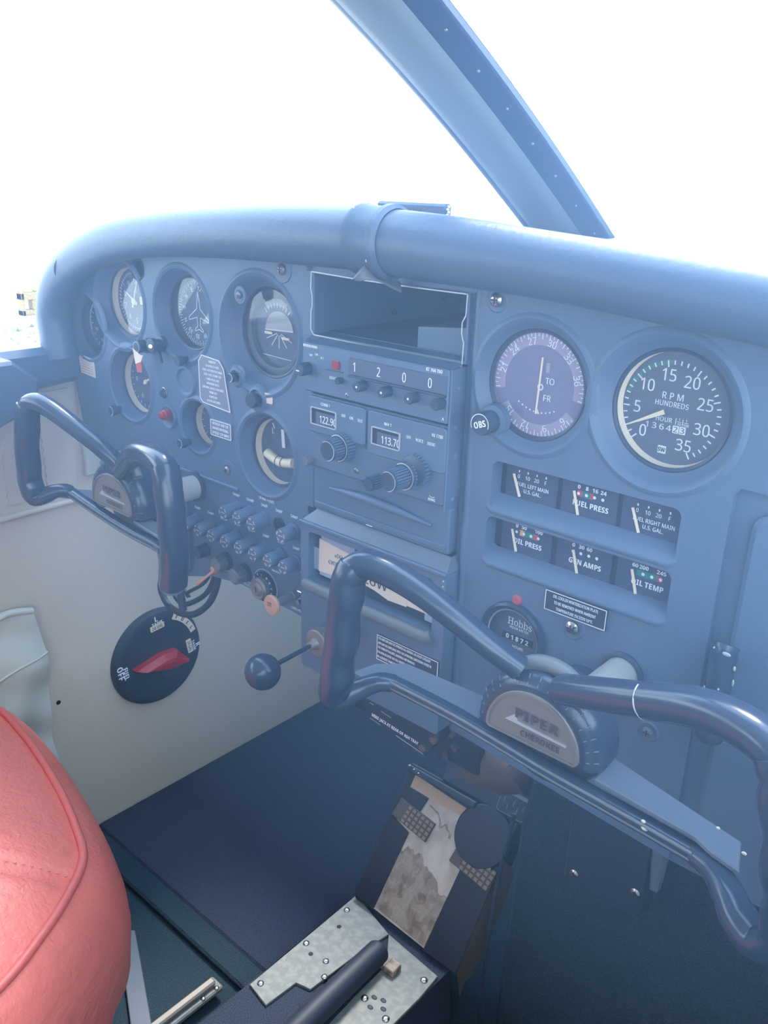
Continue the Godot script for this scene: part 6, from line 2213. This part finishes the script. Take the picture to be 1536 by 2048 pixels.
	for q in [[PackedVector2Array([Vector2(-0.0800, 0.0), Vector2(-0.0460, 0.0), Vector2(-0.0420, 0.100), Vector2(-0.0740, 0.108)]), 0], [PackedVector2Array([Vector2(-0.0690, 0.1310), Vector2(-0.0390, 0.1290), Vector2(-0.0350, 0.1485), Vector2(-0.0670, 0.1490)]), 0], [PackedVector2Array([Vector2(0.0355, -0.006), Vector2(0.0840, -0.006), Vector2(0.0840, 0.1000), Vector2(0.0400, 0.1010)]), 1]]:
		st = new_st()
		prism(st, q[0], 0.0, 0.0032, 0.0006, sl)
		part("black_strip", st, "black_tape", t)
	for q in [PackedVector2Array([Vector2(-0.0740, 0.1080), Vector2(-0.0160, 0.1010), Vector2(-0.0125, 0.1260), Vector2(-0.0700, 0.1320)]), PackedVector2Array([Vector2(0.0225, 0.0980), Vector2(0.0810, 0.0900), Vector2(0.0845, 0.1130), Vector2(0.0265, 0.1240)])]:
		st = new_st()
		prism(st, q, 0.0, 0.0042, 0.0006, sl)
		var nt := part("tape_patch", st, "net_tape", t, "frayed brown reinforced tape across the cover edge")
		var o: Vector2 = q[0]
		var ex: Vector2 = (q[1] - q[0]) / 8.0
		var ey: Vector2 = (q[3] - q[0]) / 4.0
		for i in range(2, 8):
			for k in 4:
				st = new_st()
				var b: Vector2 = o + ex * (i + 0.18) + ey * (k + 0.18)
				prism(st, PackedVector2Array([b, b + ex * 0.64, b + ex * 0.64 + ey * 0.64, b + ey * 0.64]), 0.0040, 0.0047, 0.0, sl)
				part("weave_square", st, "net_square", nt)
	# frayed side of the cover
	st = new_st()
	var fr0 := []
	var fr1 := []
	for k in 13:
		var u := k / 12.0
		var jag := rng.randf_range(-0.004, 0.004)
		fr0.append(sl * Vector3(0.0840, lerpf(-0.004, 0.130, u), 0.002))
		fr1.append(sl * Vector3(0.0870 + 0.006 * u, lerpf(-0.030, 0.120, u) + jag, -0.022 - 0.012 * sin(PI * u) + jag))
	smooth(st)
	for k in 12:
		quad(st, fr0[k], fr1[k], fr1[k + 1], fr0[k + 1])
	part("frayed_side", st, "net_tape", t, "frayed brown edge hanging down the cover's right side")
	# ridge and dark gear on top of the cover
	st = new_st()
	box(st, Vector3(-0.0240, 0.1700, 0.0040), Vector3(0.1060, 0.0080, 0.0120), 0.001, sl)
	part("top_ridge", st, "dark", t)
	st = new_st()
	for k in 3:
		ball(st, sl * Vector3(-0.0740 + 0.008 * k, 0.1730 - 0.0015 * k, 0.0100), Vector3(0.0014, 0.0008, 0.0014), 8)
	part("worn_spot", st, "bare_edge", t)
	# round dark boss and the little switch box right of it
	t = thing("trim_wheel_cover", "round dark boss at the upper right of the sloping cover", "cover", Vector3(0.045, 0.19, -0.14))
	st = new_st()
	lathe(st, [Vector2(0.0370, -0.004), Vector2(0.0370, 0.0036), Vector2(0.0350, 0.0052), Vector2(0.0, 0.0054)], 48, sl * Transform3D(Basis.IDENTITY, Vector3(0.0500, 0.1420, 0.0)))
	part("boss", st, "black_tape", t)
	t = thing("switch_box", "small dark box with a white-outlined label above the sloping cover", "box", Vector3(0.06, 0.24, -0.17))
	st = new_st()
	box(st, Vector3(0.0330, 0.1900, -0.008), Vector3(0.1250, 0.0300, 0.0260), 0.003, sl)
	part("body", st, "dark", t)
	var lx := sl * Transform3D(Basis.IDENTITY, Vector3(0.0720, 0.1900, 0.0052))
	st = new_st()
	frame(st, rrect(-0.0190, -0.0120, 0.0190, 0.0120, 0.004, 3), rrect(-0.0183, -0.0113, 0.0183, 0.0113, 0.0035, 3), -0.0005, 0.0006, lx)
	for i in 5:
		box(st, Vector3(-0.0130 + i * 0.0065, 0.003 - 0.006 * (i % 2), 0.0), Vector3(0.0008, 0.0065, 0.0008), 0.0, lx)
	part("label_outline", st, "worn", t)

	# folded leather-brown boot hanging above
	t = thing("brown_boot", "folded grey-brown boot hanging under the panel beside the cover", "boot", Vector3(0.06, 0.28, -0.13))
	st = new_st()
	smooth(st)
	var bt := [[Vector3(0.059, 0.370, -0.118), Vector3(0.076, 0.384, -0.110), Vector3(0.082, 0.379, -0.115)], [Vector3(0.055, 0.346, -0.108), Vector3(0.083, 0.370, -0.095), Vector3(0.101, 0.365, -0.108)], [Vector3(0.033, 0.316, -0.112), Vector3(0.073, 0.338, -0.100), Vector3(0.113, 0.338, -0.120)], [Vector3(0.050, 0.307, -0.125), Vector3(0.090, 0.317, -0.120), Vector3(0.107, 0.317, -0.140)]]
	for i in 3:
		for k in 2:
			quad(st, bt[i][k], bt[i + 1][k], bt[i + 1][k + 1], bt[i][k + 1])
	part("fold", st, "boot", t)
	st = new_st()
	smooth(st)
	for i in 3:
		quad(st, bt[i][2], bt[i + 1][2], bt[i + 1][2] + Vector3(0.004, 0.01, -0.06), bt[i][2] + Vector3(0.004, 0.0, -0.05))
	part("fold", st, "boot", t)
	# bolts on the dark gear behind
	t = thing("linkage_plate", "dark linkage plate with two bright bolts under the jack panel", "linkage", Vector3(0.03, 0.33, -0.08))
	st = new_st()
	box(st, Vector3(0.035, 0.385, -0.105), Vector3(0.080, 0.080, 0.02), 0.003)
	part("plate", st, "dark", t)
	for q in [[0.045, 0.3700], [0.034, 0.3540], [0.040, 0.3850]]:
		st = new_st()
		lathe(st, [Vector2(0.0050, 0.0), Vector2(0.0048, 0.004), Vector2(0.0, 0.0046)], 6, xz(q[0], q[1], -0.095))
		part("bolt", st, "steel", t)

	# cover with two screws in the right foot well, and the lever beside it
	t = thing("foot_well_cover", "black rectangular cover held by two bright screws under the right yoke", "cover", Vector3(0.25, 0.32, -0.05))
	st = new_st()
	prism(st, rrect(0.2090, 0.3300, 0.2850, 0.4600, 0.003, 3), -0.075, -0.050, 0.001)
	part("plate", st, "dark", t)
	for q in [[0.2195, 0.3420], [0.2785, 0.3590]]:
		screw(t, q[0], q[1], -0.0485, 0.0046, "chrome")
	t = thing("heater_lever", "grey tapered lever hanging beside the cover in the right foot well", "lever", Vector3(0.29, 0.36, -0.05))
	st = new_st()
	prism(st, PackedVector2Array([Vector2(0.2790, 0.4360), Vector2(0.2980, 0.4380), Vector2(0.3000, 0.4250), Vector2(0.2965, 0.3700), Vector2(0.2895, 0.3700), Vector2(0.2850, 0.4200)]), -0.058, -0.048, 0.002)
	part("lever", st, "web", t)
	# right foot well: kick panel along the tunnel and ducts under the panel
	st = new_st()
	prism(st, PackedVector2Array([Vector2(0.1150, 0.0), Vector2(0.5280, 0.0), Vector2(0.5280, 0.50), Vector2(0.1500, 0.50), Vector2(0.1220, 0.30)]), -0.48, -0.11, 0.006)
	var tb := single("toe_board", st, "carpet_dark", "dark carpeted toe board filling the right foot well", "toe board")
	st = new_st()
	sweep(st, catmull([Vector3(0.098, 0.285, -0.140), Vector3(0.098, 0.20, -0.118), Vector3(0.100, 0.10, -0.105), Vector3(0.104, 0.01, -0.098)], 5), [0.0026], 8, Vector3(1, 0, 0))
	part("carpet_seam", st, "carpet", tb)




func rivet(parent: Node3D, x: float, y: float, z: float, r: float) -> void:
	var st := new_st()
	ball(st, Vector3(x, y, z), Vector3(r, r * 0.55, r), 14)
	part("rivet", st, "chrome", parent)


# ---------------------------------------------------------------- pilot's seat
func build_seat() -> void:
	var t := thing("pilot_seat", "red leather pilot seat cushion with piped edge", "seat", Vector3(-0.25, 0.12, 0.45))
	var key := [Vector2(-0.445, 0.225), Vector2(-0.405, 0.196), Vector2(-0.335, 0.199), Vector2(-0.274, 0.208), Vector2(-0.212, 0.221), Vector2(-0.159, 0.236), Vector2(-0.114, 0.254), Vector2(-0.083, 0.288), Vector2(-0.059, 0.326), Vector2(-0.038, 0.370), Vector2(-0.022, 0.44), Vector2(-0.018, 0.56), Vector2(-0.040, 0.66), Vector2(-0.100, 0.70), Vector2(-0.400, 0.70), Vector2(-0.460, 0.66), Vector2(-0.475, 0.50), Vector2(-0.472, 0.30)]
	var ol := catmull(key, 5, true)
	var n := ol.size()
	var mid := Vector2(-0.25, 0.46)
	var nrm := []
	for i in n:
		var e: Vector2 = (ol[(i + 1) % n] - ol[(i - 1 + n) % n]).normalized()
		var q := Vector2(e.y, -e.x)
		if q.dot(ol[i] - mid) < 0.0:
			q = -q
		nrm.append(q)
	# side band: offset outwards, then tucked under
	var prof := [[0.002, 0.347], [0.014, 0.338], [0.026, 0.318], [0.034, 0.290], [0.036, 0.262], [0.033, 0.235], [0.030, 0.212], [0.026, 0.196], [0.010, 0.170], [-0.03, 0.15]]
	var st := new_st()
	smooth(st)
	for j in prof.size() - 1:
		for i in n:
			var k := (i + 1) % n
			var f := func(a: int, b: Array) -> Vector3:
				var ripple: float = 0.003 * sin(a * 0.9) * smoothstep(0.25, 0.18, b[1])
				return Vector3(ol[a].x + nrm[a].x * (b[0] + ripple), b[1], ol[a].y + nrm[a].y * (b[0] + ripple))
			quad(st, f.call(i, prof[j + 1]), f.call(k, prof[j + 1]), f.call(k, prof[j]), f.call(i, prof[j]))
	part("side_band", st, "leather", t)
	# crown
	st = new_st()
	smooth(st)
	var top := func(p: Vector2, s: float) -> Vector3:
		var q: Vector2 = mid + (p - mid) * s
		var y := 0.346 + 0.040 * (1.0 - pow(s, 4.0))
		# channel of the cross seam
		var d: float = q.y - (0.272 + (-0.092 - q.x) * 1.15)
		y -= 0.0055 * exp(-d * d / 0.00006) * (1.0 if q.x < -0.088 else 0.4)
		return Vector3(q.x, y, q.y)
	var m := 40
	for j in m:
		var s0 := 1.0 - float(j) / m
		var s1 := 1.0 - float(j + 1) / m
		for i in n:
			var k := (i + 1) % n
			if j == m - 1:
				tri(st, top.call(ol[i], s0), top.call(ol[i], 0.0), top.call(ol[k], s0))
			else:
				quad(st, top.call(ol[i], s0), top.call(ol[i], s1), top.call(ol[k], s1), top.call(ol[k], s0))
	part("cushion_top", st, "leather", t)
	st = new_st()
	var pipe := []
	for i in n:
		pipe.append(Vector3(ol[i].x, 0.349, ol[i].y))
	sweep(st, pipe, [0.0040], 10, Vector3(0, 1, 0), 2.0, false, true)
	part("piping", st, "piping", t)
	# stitches beside the cross seam
	for off in [-0.010, 0.010]:
		for i in 26:
			var x := -0.100 - i * 0.0045
			var zz: float = 0.272 + (-0.092 - x) * 1.15 + off
			var q := Vector2(x, zz)
			# height of the crown at this spot
			var best := 1.0
			for w in n:
				var dir: Vector2 = (ol[w] - mid)
				var dq: Vector2 = q - mid
				if absf(dir.angle_to(dq)) < 0.06:
					best = dq.length() / dir.length()
			st = new_st()
			var yy := 0.346 + 0.040 * (1.0 - pow(best, 4.0)) - 0.0055 * exp(-off * off / 0.00006) + 0.0004
			box(st, Vector3.ZERO, Vector3(0.0030, 0.0009, 0.0009), 0.0, Transform3D(Basis(Vector3(0, 1, 0), 0.855), Vector3(x, yy, zz)))
			part("stitch", st, "stitch", t)
	# frame under the cushion
	st = new_st()
	span(st, Vector3(-0.42, 0.05, 0.26), Vector3(-0.11, 0.165, 0.66), 0.01)
	part("base_frame", st, "carpet_dark", t)
	st = new_st()
	prism(st, PackedVector2Array([Vector2(-0.328, -0.114), Vector2(-0.310, -0.100), Vector2(-0.170, -0.168), Vector2(-0.188, -0.185)]), 0.0, 0.006, 0.001, Transform3D(Basis(Vector3(1, 0, 0), Vector3(0, 0, -1), Vector3(0, 1, 0)), Vector3.ZERO))
	part("foot_strip", st, "web", t, "grey flat foot strip of the seat frame on the floor")
	# floor rail
	t = thing("seat_rail", "silver seat rail with small screws on the floor beside the tunnel", "rail", Vector3(-0.16, 0.0, 0.2))
	st = new_st()
	span(st, Vector3(-0.172, 0.010, 0.080), Vector3(-0.150, 0.018, 0.80), 0.002)
	part("flange", st, "aluminium", t)
	st = new_st()
	span(st, Vector3(-0.166, 0.018, 0.086), Vector3(-0.156, 0.026, 0.80), 0.002)
	part("track", st, "emblem", t)
	for z in [0.088, 0.108]:
		rivet(t, -0.1535, 0.018, z, 0.0032)
	st = new_st()


# ---------------------------------------------------------------- fog box added for the bluish lens veil over the panel
func build_veil_fog() -> void:
	var f := FogVolume.new()
	f.name = "added_veil_fog"
	f.shape = RenderingServer.FOG_VOLUME_SHAPE_BOX
	f.size = Vector3(1.06, 0.54, 0.75)
	f.position = Vector3(0.0, 0.85, -0.075)
	var m := FogMaterial.new()
	m.density = 0.44
	m.albedo = Color(0.68, 0.83, 1.0)
	f.material = m
	f.set_meta("kind", "stuff")
	f.set_meta("label", "thin added fog standing in for the bluish lens veil over the panel")
	f.set_meta("category", "haze")
	add_child(f)
